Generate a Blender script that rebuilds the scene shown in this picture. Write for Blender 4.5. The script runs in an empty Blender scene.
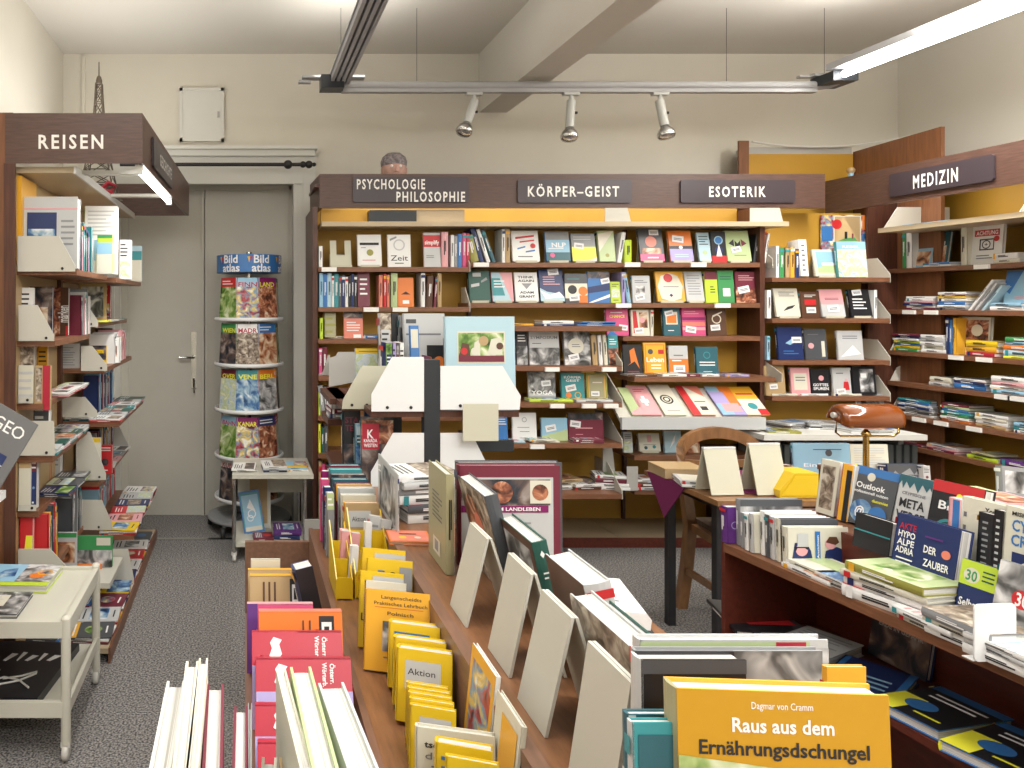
import bpy, math, random
from mathutils import Matrix, Vector
R = math.radians
RND = random.Random(7)
C = bpy.context.scene.collection
F, PX, PY, EYE = 740.0, 245.0, 303.0, 1.5      # focal length in pixels, vanishing point, eye height

def wx(x, Y): return (x - PX) * Y / F
def wz(y, Y): return EYE - (y - PY) * Y / F

# ------------------------------------------------------------------ materials
PAL = {
 'white': (.80,.80,.78), 'cream': (.72,.68,.56), 'ivory': (.66,.64,.53), 'light grey': (.52,.53,.53), 'grey': (.27,.28,.29),
 'slate': (.15,.15,.155), 'dark grey': (.075,.08,.09), 'black': (.014,.014,.017), 'red': (.55,.025,.03), 'bright red': (.44,.02,.045), 'maroon': (.16,.02,.04),
 'salmon': (.72,.22,.15), 'orange': (.75,.20,.03), 'amber': (.78,.40,.03), 'yellow': (.74,.50,.015), 'lemon': (.85,.82,.05),
 'lime': (.50,.66,.05), 'pale green': (.45,.55,.28), 'green': (.05,.28,.09), 'dark green': (.02,.09,.07), 'teal': (.04,.27,.30),
 'dark teal': (.025,.11,.14), 'light blue': (.28,.50,.66), 'pale blue': (.42,.60,.68), 'blue': (.04,.17,.45), 'navy': (.015,.03,.12),
 'purple': (.11,.03,.20), 'lilac': (.38,.33,.60), 'pink': (.62,.08,.22), 'rose': (.72,.36,.38), 'magenta': (.22,.01,.11),
 'brown': (.10,.045,.025), 'tan': (.46,.32,.16), 'olive': (.30,.29,.06), 'khaki': (.35,.33,.19),
}
MATS = {}
def nmat(name):
    m = bpy.data.materials.new(name); m.use_nodes = True
    b = m.node_tree.nodes['Principled BSDF']
    return m, m.node_tree.nodes, m.node_tree.links, b
def plain(name, col, rough=.5, metal=0, noise=0, scale=20, emis=None, es=0, coat=0, stretch=None):
    m, N, L, b = nmat(name)
    b.inputs['Base Color'].default_value = (*col, 1)
    b.inputs['Roughness'].default_value = rough
    b.inputs['Metallic'].default_value = metal
    if coat: b.inputs['Coat Weight'].default_value = coat
    if noise:
        tc = N.new('ShaderNodeTexCoord'); mp = N.new('ShaderNodeMapping'); nz = N.new('ShaderNodeTexNoise')
        cr = N.new('ShaderNodeValToRGB')
        mp.inputs['Scale'].default_value = stretch or (1, 1, 1)
        nz.inputs['Scale'].default_value = scale; nz.inputs['Detail'].default_value = 5
        cr.color_ramp.elements[0].position = .3; cr.color_ramp.elements[1].position = .7
        cr.color_ramp.elements[0].color = (*[c * (1 - noise) for c in col], 1)
        cr.color_ramp.elements[1].color = (*[min(1, c * (1 + noise)) for c in col], 1)
        L.new(tc.outputs['Object'], mp.inputs[0]); L.new(mp.outputs[0], nz.inputs[0])
        L.new(nz.outputs[0], cr.inputs[0]); L.new(cr.outputs[0], b.inputs['Base Color'])
    if emis:
        b.inputs['Emission Color'].default_value = (*emis, 1); b.inputs['Emission Strength'].default_value = es
    MATS[name] = m; return m
for k, v in PAL.items(): plain(k, v, .38)
plain('wall_paint', (.66,.625,.54), .9, noise=.02, scale=3)
plain('ceiling_paint', (.62,.59,.53), .9, noise=.02, scale=2)
plain('door_paint', (.54,.52,.455), .5, noise=.03, scale=4)
plain('hatch_paint', (.66,.65,.60), .5)
plain('fascia_wood', (.095,.048,.035), .42, noise=.22, scale=9, stretch=(1.5, 1.5, 14))
plain('dark_wood', (.085,.030,.017), .4, noise=.25, scale=8, stretch=(14, 14, 1))
plain('shelf_wood', (.20,.085,.042), .42, noise=.2, scale=9, stretch=(2, 2, 16))
plain('ledge_wood', (.23,.105,.048), .3, noise=.22, scale=7, stretch=(14, 2, 14))
plain('panel_wood', (.21,.11,.07), .4, noise=.15, scale=7, stretch=(10, 1, 10))
plain('red_wood', (.11,.022,.012), .4, noise=.22, scale=8, stretch=(10, 2, 10))
plain('chair_wood', (.24,.12,.05), .35, noise=.25, scale=10, stretch=(3, 3, 1))
plain('post_wood', (.19,.075,.03), .4, noise=.2, scale=6, stretch=(12, 12, 1))
plain('ochre_panel', (.46,.25,.025), .55, noise=.07, scale=3)
plain('base_board', (.50,.40,.26), .45, noise=.1, scale=3)
plain('shelf_metal', (.56,.54,.47), .42)
plain('grey_plate', (.42,.41,.38), .45)
plain('white_plate', (.76,.77,.77), .35)
plain('stand_cream', (.55,.535,.42), .5)
plain('stand_board', (.54,.53,.46), .5)
plain('trolley_paint', (.60,.585,.50), .35)
plain('plaque', (.050,.036,.042), .35)
plain('sign_white', (.85,.83,.78), .4)
plain('anthracite', (.022,.026,.032), .38)
plain('rail_grey', (.36,.36,.37), .4)
plain('lamp_grey', (.50,.51,.49), .35)
plain('chrome', (.62,.62,.60), .18, metal=1)
plain('brass', (.62,.42,.13), .25, metal=1)
plain('iron', (.03,.028,.028), .4, metal=.4)
plain('tower_metal', (.16,.13,.10), .4, metal=.7)
plain('rubber', (.03,.03,.032), .6)
plain('caster_white', (.62,.61,.57), .35)
plain('cloth_plum', (.17,.012,.085), .8)
plain('seat_fabric', (.11,.075,.05), .9, noise=.2, scale=60)
plain('amber_glass', (.20,.05,.008), .08, coat=.6)
plain('radiator_paint', (.05,.055,.055), .5)
plain('sticker', (.80,.80,.80), .4)
plain('skin_plaster', (.55,.33,.27), .6, noise=.15, scale=30)
plain('hair_plaster', (.22,.19,.20), .6, noise=.6, scale=60)
plain('tube_light', (1,1,1), .4, emis=(1,.99,.96), es=20)
plain('shelf_tube_light', (1,1,1), .4, emis=(1,.99,.97), es=7)
plain('print_black', (.02,.02,.022), .5)
plain('print_grey', (.16,.16,.18), .5)
plain('print_white', (.85,.85,.84), .5)
plain('cardboard', (.42,.30,.16), .8, noise=.06, scale=9)
plain('orange cover', (.55,.29,.012), .4)
plain('box_yellow', (.66,.44,.01), .45)
plain('box_yellow_edge', (.82,.70,.25), .5)

def pages():
    m, N, L, b = nmat('pages'); b.inputs['Roughness'].default_value = .85
    tc = N.new('ShaderNodeTexCoord'); mp = N.new('ShaderNodeMapping'); nz = N.new('ShaderNodeTexNoise'); cr = N.new('ShaderNodeValToRGB')
    mp.inputs['Scale'].default_value = (1.5, 420, 1.5); nz.inputs['Scale'].default_value = 1.2; nz.inputs['Detail'].default_value = 3
    cr.color_ramp.elements[0].position = .35; cr.color_ramp.elements[1].position = .62
    cr.color_ramp.elements[0].color = (.40,.385,.35,1); cr.color_ramp.elements[1].color = (.78,.77,.74,1)
    L.new(tc.outputs['Object'], mp.inputs[0]); L.new(mp.outputs[0], nz.inputs[0]); L.new(nz.outputs[0], cr.inputs[0]); L.new(cr.outputs[0], b.inputs['Base Color'])
    MATS['pages'] = m
pages()
def photo(name, cols, scale=16):
    m, N, L, b = nmat(name); b.inputs['Roughness'].default_value = .35
    tc = N.new('ShaderNodeTexCoord'); oi = N.new('ShaderNodeObjectInfo'); ad = N.new('ShaderNodeVectorMath'); nz = N.new('ShaderNodeTexNoise'); cr = N.new('ShaderNodeValToRGB')
    ml = N.new('ShaderNodeMath'); ml.operation = 'MULTIPLY'; ml.inputs[1].default_value = 37
    nz.inputs['Scale'].default_value = scale; nz.inputs['Detail'].default_value = 3; nz.inputs['Distortion'].default_value = .8
    L.new(oi.outputs['Random'], ml.inputs[0]); L.new(tc.outputs['Object'], ad.inputs[0]); L.new(ml.outputs[0], ad.inputs[1]); L.new(ad.outputs[0], nz.inputs[0])
    e = cr.color_ramp.elements
    while len(e) < len(cols): e.new(.5)
    for i, c in enumerate(cols):
        e[i].position = .32 + .36 * i / (len(cols) - 1); e[i].color = (*c, 1)
    L.new(nz.outputs[0], cr.inputs[0]); L.new(cr.outputs[0], b.inputs['Base Color']); MATS[name] = m
photo('photo warm', [(.05,.02,.01), (.35,.12,.05), (.6,.4,.25), (.8,.7,.55)])
photo('photo blue', [(.01,.03,.08), (.05,.15,.35), (.3,.45,.55), (.75,.78,.8)])
photo('photo green', [(.02,.05,.01), (.12,.25,.04), (.4,.5,.2), (.75,.78,.6)])
photo('photo grey', [(.02,.02,.02), (.12,.12,.12), (.4,.4,.4), (.75,.75,.74)])
photo('photo mixed', [(.02,.03,.08), (.45,.05,.04), (.15,.3,.45), (.7,.5,.1), (.8,.8,.75)], 22)
photo('photo dark', [(.01,.01,.012), (.03,.035,.05), (.15,.1,.08), (.35,.3,.28)])
photo('photo food', [(.03,.015,.01), (.22,.07,.04), (.5,.2,.1), (.75,.65,.5)], 26)
photo('photo straw', [(.06,.045,.03), (.2,.15,.11), (.38,.31,.24), (.62,.56,.47)], 40)
photo('photo map', [(.35,.5,.6), (.62,.68,.7), (.5,.6,.3), (.8,.78,.6)], 26)
PHOTOS = [k for k in MATS if k.startswith('photo')]

def carpet():
    m, N, L, b = nmat('carpet'); b.inputs['Roughness'].default_value = .95
    tc = N.new('ShaderNodeTexCoord'); nz = N.new('ShaderNodeTexNoise'); cr = N.new('ShaderNodeValToRGB'); nz.inputs['Scale'].default_value = 130; nz.inputs['Detail'].default_value = 4
    cr.color_ramp.elements[0].position = .38; cr.color_ramp.elements[1].position = .64
    cr.color_ramp.elements[0].color = (.055,.054,.054,1); cr.color_ramp.elements[1].color = (.37,.35,.335,1)
    L.new(tc.outputs['Object'], nz.inputs[0]); L.new(nz.outputs[0], cr.inputs[0]); L.new(cr.outputs[0], b.inputs['Base Color'])
    bp = N.new('ShaderNodeBump'); bp.inputs['Strength'].default_value = .5; bp.inputs['Distance'].default_value = .004
    L.new(nz.outputs[0], bp.inputs['Height']); L.new(bp.outputs[0], b.inputs['Normal']); MATS['carpet'] = m
carpet()

# ------------------------------------------------------------------ mesh builder
class MB:
    def __init__(s): s.v, s.f, s.m, s.names, s.sm = [], [], [], [], []
    def mi(s, n):
        if n not in s.names: s.names.append(n)
        return s.names.index(n)
    def poly(s, vs, faces, mat, smooth=False):
        o = len(s.v); s.v += [tuple(p) for p in vs]; k = s.mi(mat)
        for f in faces: s.f.append([o + i for i in f]); s.m.append(k); s.sm.append(smooth)
        return s
    def box(s, x0, x1, y0, y1, z0, z1, mat, M=None):
        vs = [(x, y, z) for x in (x0, x1) for y in (y0, y1) for z in (z0, z1)]
        if M: vs = [M @ Vector(p) for p in vs]
        return s.poly(vs, [(0,1,3,2),(4,6,7,5),(0,4,5,1),(2,3,7,6),(0,2,6,4),(1,5,7,3)], mat)
    def prism(s, pts, vec, mat):          # polygon (3D points) extruded along vec
        n = len(pts); a = [Vector(p) for p in pts]; b = [p + Vector(vec) for p in a]
        return s.poly(a + b, [tuple(range(n))[::-1], tuple(range(n, 2*n))] + [(i, (i+1) % n, n + (i+1) % n, n + i) for i in range(n)], mat)
    def tube(s, pts, r, mat, n=10, r2=None):
        pts = [Vector(p) for p in pts]; rings = []
        for i, p in enumerate(pts):
            d = (pts[min(i+1, len(pts)-1)] - pts[max(i-1, 0)]).normalized()
            a = d.cross(Vector((0,0,1)));  a = a if a.length > .05 else d.cross(Vector((1,0,0)))
            a.normalize(); b = d.cross(a)
            rr = r if r2 is None else r + (r2 - r) * i / (len(pts) - 1)
            rings.append([p + a * rr * math.cos(t) + b * rr * math.sin(t) for t in [2*math.pi*k/n for k in range(n)]])
        vs = [q for g in rings for q in g]; fs = []
        for i in range(len(pts) - 1):
            for k in range(n): fs.append((i*n+k, i*n+(k+1)%n, (i+1)*n+(k+1)%n, (i+1)*n+k))
        s.poly(vs, fs, mat, True)
        s.poly(rings[0], [tuple(range(n))], mat); s.poly(rings[-1], [tuple(range(n))[::-1]], mat)
        return s
    def lathe(s, prof, mat, n=24, M=None, smooth=True):
        vs, fs = [], []
        for r, z in prof:
            for k in range(n):
                t = 2*math.pi*k/n; p = Vector((r*math.cos(t), r*math.sin(t), z)); vs.append(M @ p if M else p)
        for i in range(len(prof) - 1):
            for k in range(n): fs.append((i*n+k, i*n+(k+1)%n, (i+1)*n+(k+1)%n, (i+1)*n+k))
        s.poly(vs, fs, mat, smooth); 
        s.poly(vs[:n], [tuple(range(n))[::-1]], mat); s.poly(vs[-n:], [tuple(range(n))], mat)
        return s
    def build(s, name, parent=None, M=None):
        me = bpy.data.meshes.new(name); me.from_pydata([tuple(p) for p in s.v], [], s.f)
        for n in s.names: me.materials.append(MATS[n])
        me.polygons.foreach_set('material_index', s.m); me.polygons.foreach_set('use_smooth', s.sm); me.update()
        o = bpy.data.objects.new(name, me); C.objects.link(o)
        if parent: o.parent = parent
        if M: o.matrix_local = M
        return o

_txt = {}
def text_mesh(st, bold, sp=1):
    if (st, bold) in _txt: return _txt[(st, bold)]
    cu = bpy.data.curves.new('glyphs', 'FONT'); cu.body = st; cu.size = 1; cu.resolution_u = 2; cu.offset = .022 if bold else .004; cu.fill_mode = 'BOTH'
    cu.align_x = 'CENTER'; cu.space_character = sp
    o = bpy.data.objects.new('glyphs', cu); me = o.to_mesh()
    vs = [(v.co.x, v.co.y) for v in me.vertices]; fs = [tuple(p.vertices) for p in me.polygons]
    o.to_mesh_clear(); bpy.data.objects.remove(o); bpy.data.curves.remove(cu)
    xs = [v[0] for v in vs]; ys = [v[1] for v in vs]
    cx = (min(xs) + max(xs)) / 2; y0 = min(0, min(ys)); W = max(xs) - min(xs); H = .72
    r = ([(x - cx, y - .36) for x, y in vs], fs, W, H); _txt[(st, bold)] = r; return r

def tag(o, label, cat, group=None, kind=None):
    if label: o['label'] = label
    if cat: o['category'] = cat
    if group: o['group'] = group
    if kind: o['kind'] = kind
    return o
def empty(name, loc=(0,0,0), M=None):
    o = bpy.data.objects.new(name, None); C.objects.link(o); o.empty_display_size = .05
    if M is not None: o.matrix_world = M
    else: o.location = loc
    return o
def struct(mb, name): 
    o = mb.build(name); o['kind'] = 'structure'; return o

# ------------------------------------------------------------------ printed surfaces: (u,v) rectangle of size w x h on a plane
def art_on(mb, art, w, h, P):
    """P(u, v, e) -> point; u,v in metres measured on the plate, e = height above it"""
    e = .0005
    for a in art:
        k = a[0]; e += .00022
        if k == 'r':
            _, u0, v0, u1, v1, c = a
            mb.poly([P(u0*w, v0*h, e), P(u1*w, v0*h, e), P(u1*w, v1*h, e), P(u0*w, v1*h, e)], [(0,1,2,3)], c)
        elif k == 'q':                   # free polygon
            mb.poly([P(u*w, v*h, e) for u, v in a[1]], [tuple(range(len(a[1])))], a[2])
        elif k == 'c':
            _, u, v, r, c = a
            mb.poly([P(u*w + r*w*math.cos(t), v*h + r*w*math.sin(t), e) for t in [2*math.pi*i/20 for i in range(20)]], [tuple(range(20))], c)
        elif k == 'o':                   # ring
            _, u, v, r, c = a; n = 20
            vs = [P(u*w + q*r*w*math.cos(t), v*h + q*r*w*math.sin(t), e) for q in (1, .78) for t in [2*math.pi*i/n for i in range(n)]]
            mb.poly(vs, [(i, (i+1) % n, n + (i+1) % n, n + i) for i in range(n)], c)
        elif k == 'l':                   # rows of fine print
            _, u0, v0, u1, v1, n, c = a
            for i in range(n):
                vc = v1 - (i + .5) * (v1 - v0) / n; hh = (v1 - v0) / n * .18; ue = u1 - (u1 - u0) * RND.choice((0, 0, .1, .3))
                mb.poly([P(u0*w, (vc-hh)*h, e), P(ue*w, (vc-hh)*h, e), P(ue*w, (vc+hh)*h, e), P(u0*w, (vc+hh)*h, e)], [(0,1,2,3)], c)
        elif k == 't':                   # lettering: text, centre u, centre v, width or None, cap height (fraction of h), colour, bold, angle
            _, st, u, v, wd, ht, c = a[:7]; bold = a[7] if len(a) > 7 else True; ang = R(a[8]) if len(a) > 8 else 0
            vs, fs, W, H = text_mesh(st, bold); sy = ht*h/H; sx = (wd*w/W) if wd else sy
            if ang and wd: sx = wd*h/W
            ca, sa = math.cos(ang), math.sin(ang)
            mb.poly([P(u*w + x*sx*ca - y*sy*sa, v*h + x*sx*sa + y*sy*ca, e) for x, y in vs], fs, c)

DARK = {'black','navy','dark grey','maroon','purple','dark green','dark teal','brown','blue','red','bright red','green','teal','pink','magenta','grey','olive','orange'}
def auto_art(col):
    ink = 'print_white' if col in DARK else 'print_black'
    k = RND.randrange(6); ph = RND.choice(PHOTOS); a2 = RND.choice(['red','blue','amber','teal','pale green','maroon'])
    if k == 0: return [('r',.0,.0,1,.55,ph), ('l',.15,.66,.85,.9,3,ink)]
    if k == 1: return [('r',.12,.25,.88,.66,ph), ('l',.15,.74,.85,.92,2,ink), ('l',.25,.08,.75,.16,1,ink)]
    if k == 2: return [('r',0,.74,1,1,a2), ('l',.12,.78,.88,.95,2,'print_white'), ('c',.5,.42,.25,ph), ('l',.25,.08,.75,.18,1,ink)]
    if k == 3: return [('l',.12,.55,.88,.9,4,ink), ('c',.5,.3,.2,a2)]
    if k == 4: return [('r',0,.3,1,1,ph), ('r',.1,.62,.9,.8,col), ('l',.16,.65,.84,.78,2,ink)]
    return [('r',.08,.05,.92,.45,ph), ('l',.1,.55,.7,.92,4,ink)]

BOOKS = []
def cover_mesh(w, h, t, col, art, spine_art, spine_col=None, back_art=None):
    c = min(.0025, t*.2); mb = MB(); sc = spine_col or col
    x0, x1 = -w/2, w/2
    mb.box(x0, x1, -t, -t + c, 0, h, col); mb.box(x0, x1, -c, 0, 0, h, col)
    # gently rounded spine
    n = 4; out = [(x0 - .10*t*math.sin(math.pi*i/n), -t + t*i/n) for i in range(n+1)]
    pts = [(x, y) for x, y in out] + [(x0 + c, 0), (x0 + c, -t)]
    mb.prism([(x, y, 0) for x, y in pts], (0, 0, h), sc)
    if art: art_on(mb, art, w, h, lambda u, v, e: (x0 + u, -t - e, v))
    if back_art: art_on(mb, back_art, w, h, lambda u, v, e: (x1 - u, e, v))
    if spine_art: art_on(mb, spine_art, t, h, lambda u, v, e: (x0 - .10*t - .0006 - e, -u, v))
    return mb
KIND = {'now': 'book'}
def book(M, w, h, t, col, look, post='', place='', art=None, spine=None, sticker=None, name='book', cat=None, scol=None, vert=False, px=0, group=None, label=None, back=None, parts=True):
    if name == 'book': name = KIND['now']
    root = empty(name, M=M)
    if art is None: art = auto_art(col)
    if spine is None:
        ink = 'print_white' if (scol or col) in DARK else 'print_black'
        spine = [('r',.28,.30,.72,.78,ink)] if RND.random() < .5 else [('r',.0,.84,1,.93,RND.choice(['red','navy','white','amber','teal'])), ('r',.32,.3,.68,.7,ink)]
        spine = [('r',.34,.35,.5,.75,ink), ('r',.56,.45,.68,.75,ink)] + ([('r',.0,.86,1,.94,RND.choice(['red','navy','white','amber','teal']))] if RND.random() < .4 else [])
    cover_mesh(w, h, t, col, art, spine, scol, back).build('cover', root)
    c = min(.0025, t*.2); g = min(.004, w*.03)
    MB().box(-w/2 + c, w/2 - g, -t + c, -c, g if h > .05 else 0, h - g, 'pages').build('page_block', root)
    if sticker:
        u, v, sz = sticker[:3]; an = R(sticker[3] if len(sticker) > 3 else RND.choice((-8, 5, 12, 0)))
        m = MB(); cx, cz = -w/2 + u*w, v*h; sw, sh = sz*w/2, sz*w/3.3
        f = lambda a, b, y: (cx + a*math.cos(an) - b*math.sin(an), y, cz + a*math.sin(an) + b*math.cos(an))
        y = -t - .0035
        m.prism([f(-sw,-sh,y), f(sw,-sh,y), f(sw,sh,y), f(-sw,sh,y)], (0, .0006, 0), 'sticker')
        for i in (-.35, .05): m.poly([f(-sw*.7, sh*i, y-.0003), f(sw*.7, sh*i, y-.0003), f(sw*.7, sh*(i+.22), y-.0003), f(-sw*.7, sh*(i+.22), y-.0003)], [(0,1,2,3)], 'print_grey')
        m.build('price_sticker', root)
    root['category'] = cat or ('magazine' if 'magazine' in name else 'book')
    if group: root['group'] = group
    BOOKS.append(dict(o=root, look=look, post=post, place=place, vert=vert, px=px, label=label, group=group))
    return root

def Tm(x, y, z, yaw=0, lean=0, roll=0):
    return Matrix.Translation((x, y, z)) @ Matrix.Rotation(R(yaw), 4, 'Z') @ Matrix.Rotation(R(-lean), 4, 'X') @ Matrix.Rotation(R(roll), 4, 'Y')

def book_stand(M, w=.10, h=.17, d=.09, mat='stand_cream', label=None, lip=True, notch=False):
    """tent-shaped stand: front plate leaning back, rear plate, front lip"""
    r = empty('book_stand', M=M); a = math.atan2(d*.45, h)
    m = MB(); fy = 0; ty = d*.45; t = .003
    if notch:
        for x0, x1, z0, z1 in ((-w/2, -w*.2, 0, 1), (w*.2, w/2, 0, 1), (-w*.2, w*.2, 0, .45)):
            m.prism([(x0, fy + ty*z0, h*z0), (x1, fy + ty*z0, h*z0), (x1, fy + ty*z1, h*z1), (x0, fy + ty*z1, h*z1)], (0, t, 0), mat)
    else:
        m.prism([(-w/2, fy, 0), (w/2, fy, 0), (w/2, ty, h), (-w/2, ty, h)], (0, t, 0), mat)
    m.build('front_plate', r)
    k = .5 if notch else 1; MB().prism([(-w/2, d, 0), (w/2, d, 0), (w/2, d + (ty+t-d)*k, h*k), (-w/2, d + (ty+t-d)*k, h*k)], (0, t, 0), mat).build('rear_plate', r)
    if lip:
        m = MB(); m.box(-w/2, w/2, -.022, fy, .0, .004, mat); m.box(-w/2, w/2, -.025, -.022, .0, .014, mat); m.build('lip', r)
    BOOKS.append(dict(o=r, look='cream tent-shaped book stand', post='', place='', vert=False, px=0, label=label, group='tent book stands')); r['category'] = 'stand'
    return r

PREF = ['leftmost', 'second from left', 'third from left', 'fourth from left', 'fifth from left', 'sixth from left']
def finish_labels():
    from collections import defaultdict
    cnt = ['', 'one', 'two', 'three', 'four', 'five', 'six', 'seven', 'eight', 'nine', 'ten', 'eleven', 'twelve']
    g = defaultdict(list); bpy.context.view_layer.update()
    for b in BOOKS:
        if b['label']: b['o']['label'] = b['label']; continue
        g[(b['look'] + ' ' + b['post']).strip() + ' ' + b['place']].append(b)
    for base, L in g.items():
        base = ' '.join(base.split())
        if len(L) == 1: L[0]['o']['label'] = base; continue
        def sx(b): p = b['o'].matrix_world.translation; return p.x / max(p.y, .1)
        if L[0]['vert']:
            L.sort(key=lambda b: -b['o'].matrix_world.translation.z); A, Z, T = 'topmost', 'lowest', 'top'
        else:
            L.sort(key=sx); A, Z, T = 'leftmost', 'rightmost', 'left'
        n = len(L); o = ['first','second','third','fourth','fifth','sixth','seventh','eighth','ninth','tenth','eleventh','twelfth','thirteenth','fourteenth']
        for i, b in enumerate(L):
            p = A if i == 0 else Z if i == n-1 else f'{o[i]} from {T}' if i < n/2 + .5 else f'{o[n-1-i]} from {"right" if T == "left" else "bottom"}'
            b['o']['label'] = f'{p} {base}'
    for b in BOOKS:
        if b['place'] and not b['o'].get('group'): b['o']['group'] = b['o'].name.split('.')[0].replace('_', ' ') + 's ' + b['place']

# ------------------------------------------------------------------ rows of things standing on boards parallel to the picture
def frow(Y, z, place, items, depth=.16):
    """items in pixels: ('f' cover out | 's' spine out | 'l' lying) ..."""
    for it in items:
        k = it[0]; x0, x1, yt, col = it[1:5]; o = it[5] if len(it) > 5 else {}
        o = dict(o); look = o.pop('look', None); Yb = Y + o.pop('back', .03); stand = o.pop('stand', False); lean = o.pop('lean', None)
        zz = z + o.pop('dz', 0); yaw = o.pop('yaw', 0)
        X0, X1 = wx(x0, Yb), wx(x1, Yb)
        if k == 'f':
            if lean is None: lean = 12 if stand else 6
            hz = wz(yt, Yb + .02) - zz; h = hz / math.cos(R(lean)); w = X1 - X0; t = o.pop('t', .018)
            lift = .006 if stand else 0
            if stand: book_stand(Tm((X0+X1)/2, Yb + t + .004, zz + .001), w*.8, h*.86, .06, 'stand_cream', label=f'cream tent stand behind {look or col + " book"} {place}')
            book(Tm((X0+X1)/2, Yb + t, zz + lift, yaw, lean), w, h - lift, t, col, look or f'{col} book', 'facing out', place, **o)
        elif k == 's':
            h = wz(yt, Yb) - zz; t = X1 - X0; w = o.pop('w', RND.uniform(.11, .14)); lean = lean or 0
            M = Tm((X0), Yb, zz, 90, 0, 0)      # spine towards the viewer
            M = Matrix.Translation((X0, Yb, zz)) @ Matrix.Rotation(R(lean), 4, 'Y') @ Matrix.Rotation(R(90), 4, 'Z') @ Matrix.Translation((w/2, 0, 0))
            book(M, w, h/ max(.5, math.cos(R(lean))), t, col, look or f'{col} spine', 'standing', place, art=[], **{'name': 'paperback', **o})
def stack(x, y, z, cols, place, yaw=0, w=.2, d=.14, jitter=.012, tt=None, top=None, name='book', look=None, art=None):
    """a pile of lying books: spines towards -Y when yaw = 0; w is their height (along x)"""
    zz = z
    for i, c in enumerate(cols):
        t = (tt[i] if tt else RND.uniform(.014, .026)); last = i == len(cols) - 1
        ww = w * RND.uniform(.9, 1.02); dd = d * RND.uniform(.9, 1.02)
        M = (Matrix.Translation((x + RND.uniform(-jitter, jitter), y + RND.uniform(-jitter, jitter)*.6, zz)) @ Matrix.Rotation(R(yaw + RND.uniform(-4, 4)), 4, 'Z')
             @ Matrix.Rotation(R(90), 4, 'Z') @ Matrix.Rotation(R(-90), 4, 'X') @ Matrix.Translation((0, 0, -ww/2)))
        # after these turns: cover up, spine to -Y
        book(M, dd, ww, t, c, (f'{c} {name}' if not look else look), 'lying', place, art=(top if (last and top) else art), vert=True, name=name)
        zz += t + .0008
    return zz

# ================================================================== ROOM
YW, XR, XL, ZC = 5.05, 4.456, -1.24, 3.20
m = MB(); m.box(XL - .1, XR + .1, -2.2, YW + .6, -.06, 0, 'carpet'); struct(m, 'floor')
m = MB(); m.box(XL - .1, XR + .1, -2.2, YW + .1, ZC, ZC + .1, 'ceiling_paint'); struct(m, 'ceiling')
m = MB(); m.box(XL - .1, XL, -2.2, YW + .1, 0, ZC, 'wall_paint'); struct(m, 'wall_left')
m = MB(); m.box(XR, XR + .1, -2.2, YW + .1, 0, ZC, 'wall_paint'); struct(m, 'wall_right')
m = MB(); m.box(XL - .1, XR + .1, -2.3, -2.2, 0, ZC, 'wall_paint'); struct(m, 'wall_front')
YD = 5.24; dx0, dx1, dz = wx(122, YD), wx(293, YD), wz(186, YD)
m = MB(); m.box(XL - .1, dx0, YW, YW + .35, 0, ZC, 'wall_paint'); m.box(dx1, XR + .1, YW, YW + .35, 0, ZC, 'wall_paint'); m.box(dx0, dx1, YW, YW + .35, dz, ZC, 'wall_paint'); struct(m, 'wall_back')
m = MB(); m.prism([(wx(479, YW), YW, 2.80), (wx(507, YW), YW, 2.80), (wx(507, YW), YW, ZC), (wx(479, YW), YW, ZC)], (0, -7.2, 0), 'ceiling_paint'); struct(m, 'trim_1')
# door leaves in the recess
m = MB(); xs = wx(204.5, YD)
m.box(dx0, xs - .004, YD, YD + .04, 0, dz - .03, 'door_paint'); m.box(xs + .004, dx1, YD, YD + .04, 0, dz - .03, 'door_paint')
m.box(dx0, dx1, YD + .05, YD + .07, 0, dz, 'door_paint'); m.box(xs - .022, xs - .002, YD - .012, YD, 0, dz - .03, 'door_paint'); m.box(xs + .004, xs + .02, YD - .006, YD, 0, dz - .03, 'door_paint')  # leading box: unseen backing added to keep light out of the door gap
m.box(dx0, dx1, YD - .02, YD + .04, dz - .03, dz, 'door_paint'); m.box(dx1 - .03, dx1, YD - .02, YD, 0, dz, 'door_paint'); m.box(dx0, dx0 + .05, YD - .02, YD, 0, dz, 'door_paint')
door = struct(m, 'door_1')
hx = wx(194, YD)
m = MB(); m.box(hx - .018, hx + .018, YD - .012, YD, wz(388, YD), wz(332, YD), 'chrome'); m.tube([(hx, YD - .012, wz(357, YD)), (hx, YD - .055, wz(357, YD)), (hx - .10, YD - .055, wz(357, YD))], .009, 'chrome')
m.lathe([(.011, 0), (.011, .02)], 'chrome', 12, Matrix.Translation((hx, YD - .012, wz(378, YD))) @ Matrix.Rotation(R(90), 4, 'X')); m.build('door_handle', door)
m = MB(); m.tube([(hx, YD - .035, wz(378, YD)), (hx, YD - .05, wz(384, YD)), (hx + .004, YD - .04, wz(392, YD))], .006, 'iron', 6); m.build('door_key', door)
m = MB()
for x0, x1, d in ((wx(118, YW) - .10, wx(118, YW) + .02, .02), (wx(300, YW), wx(315, YW), .025)):
    m.box(x0, x1, YW - d, YW, 0, 2.42, 'hatch_paint'); m.box(x0 + .02, x1 - .04, YW - d - .012, YW - d, 0, 2.40, 'hatch_paint')
m.box(dx1 - .01, wx(300, YW), YW - .02, YD, 0, dz, 'hatch_paint')
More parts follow.
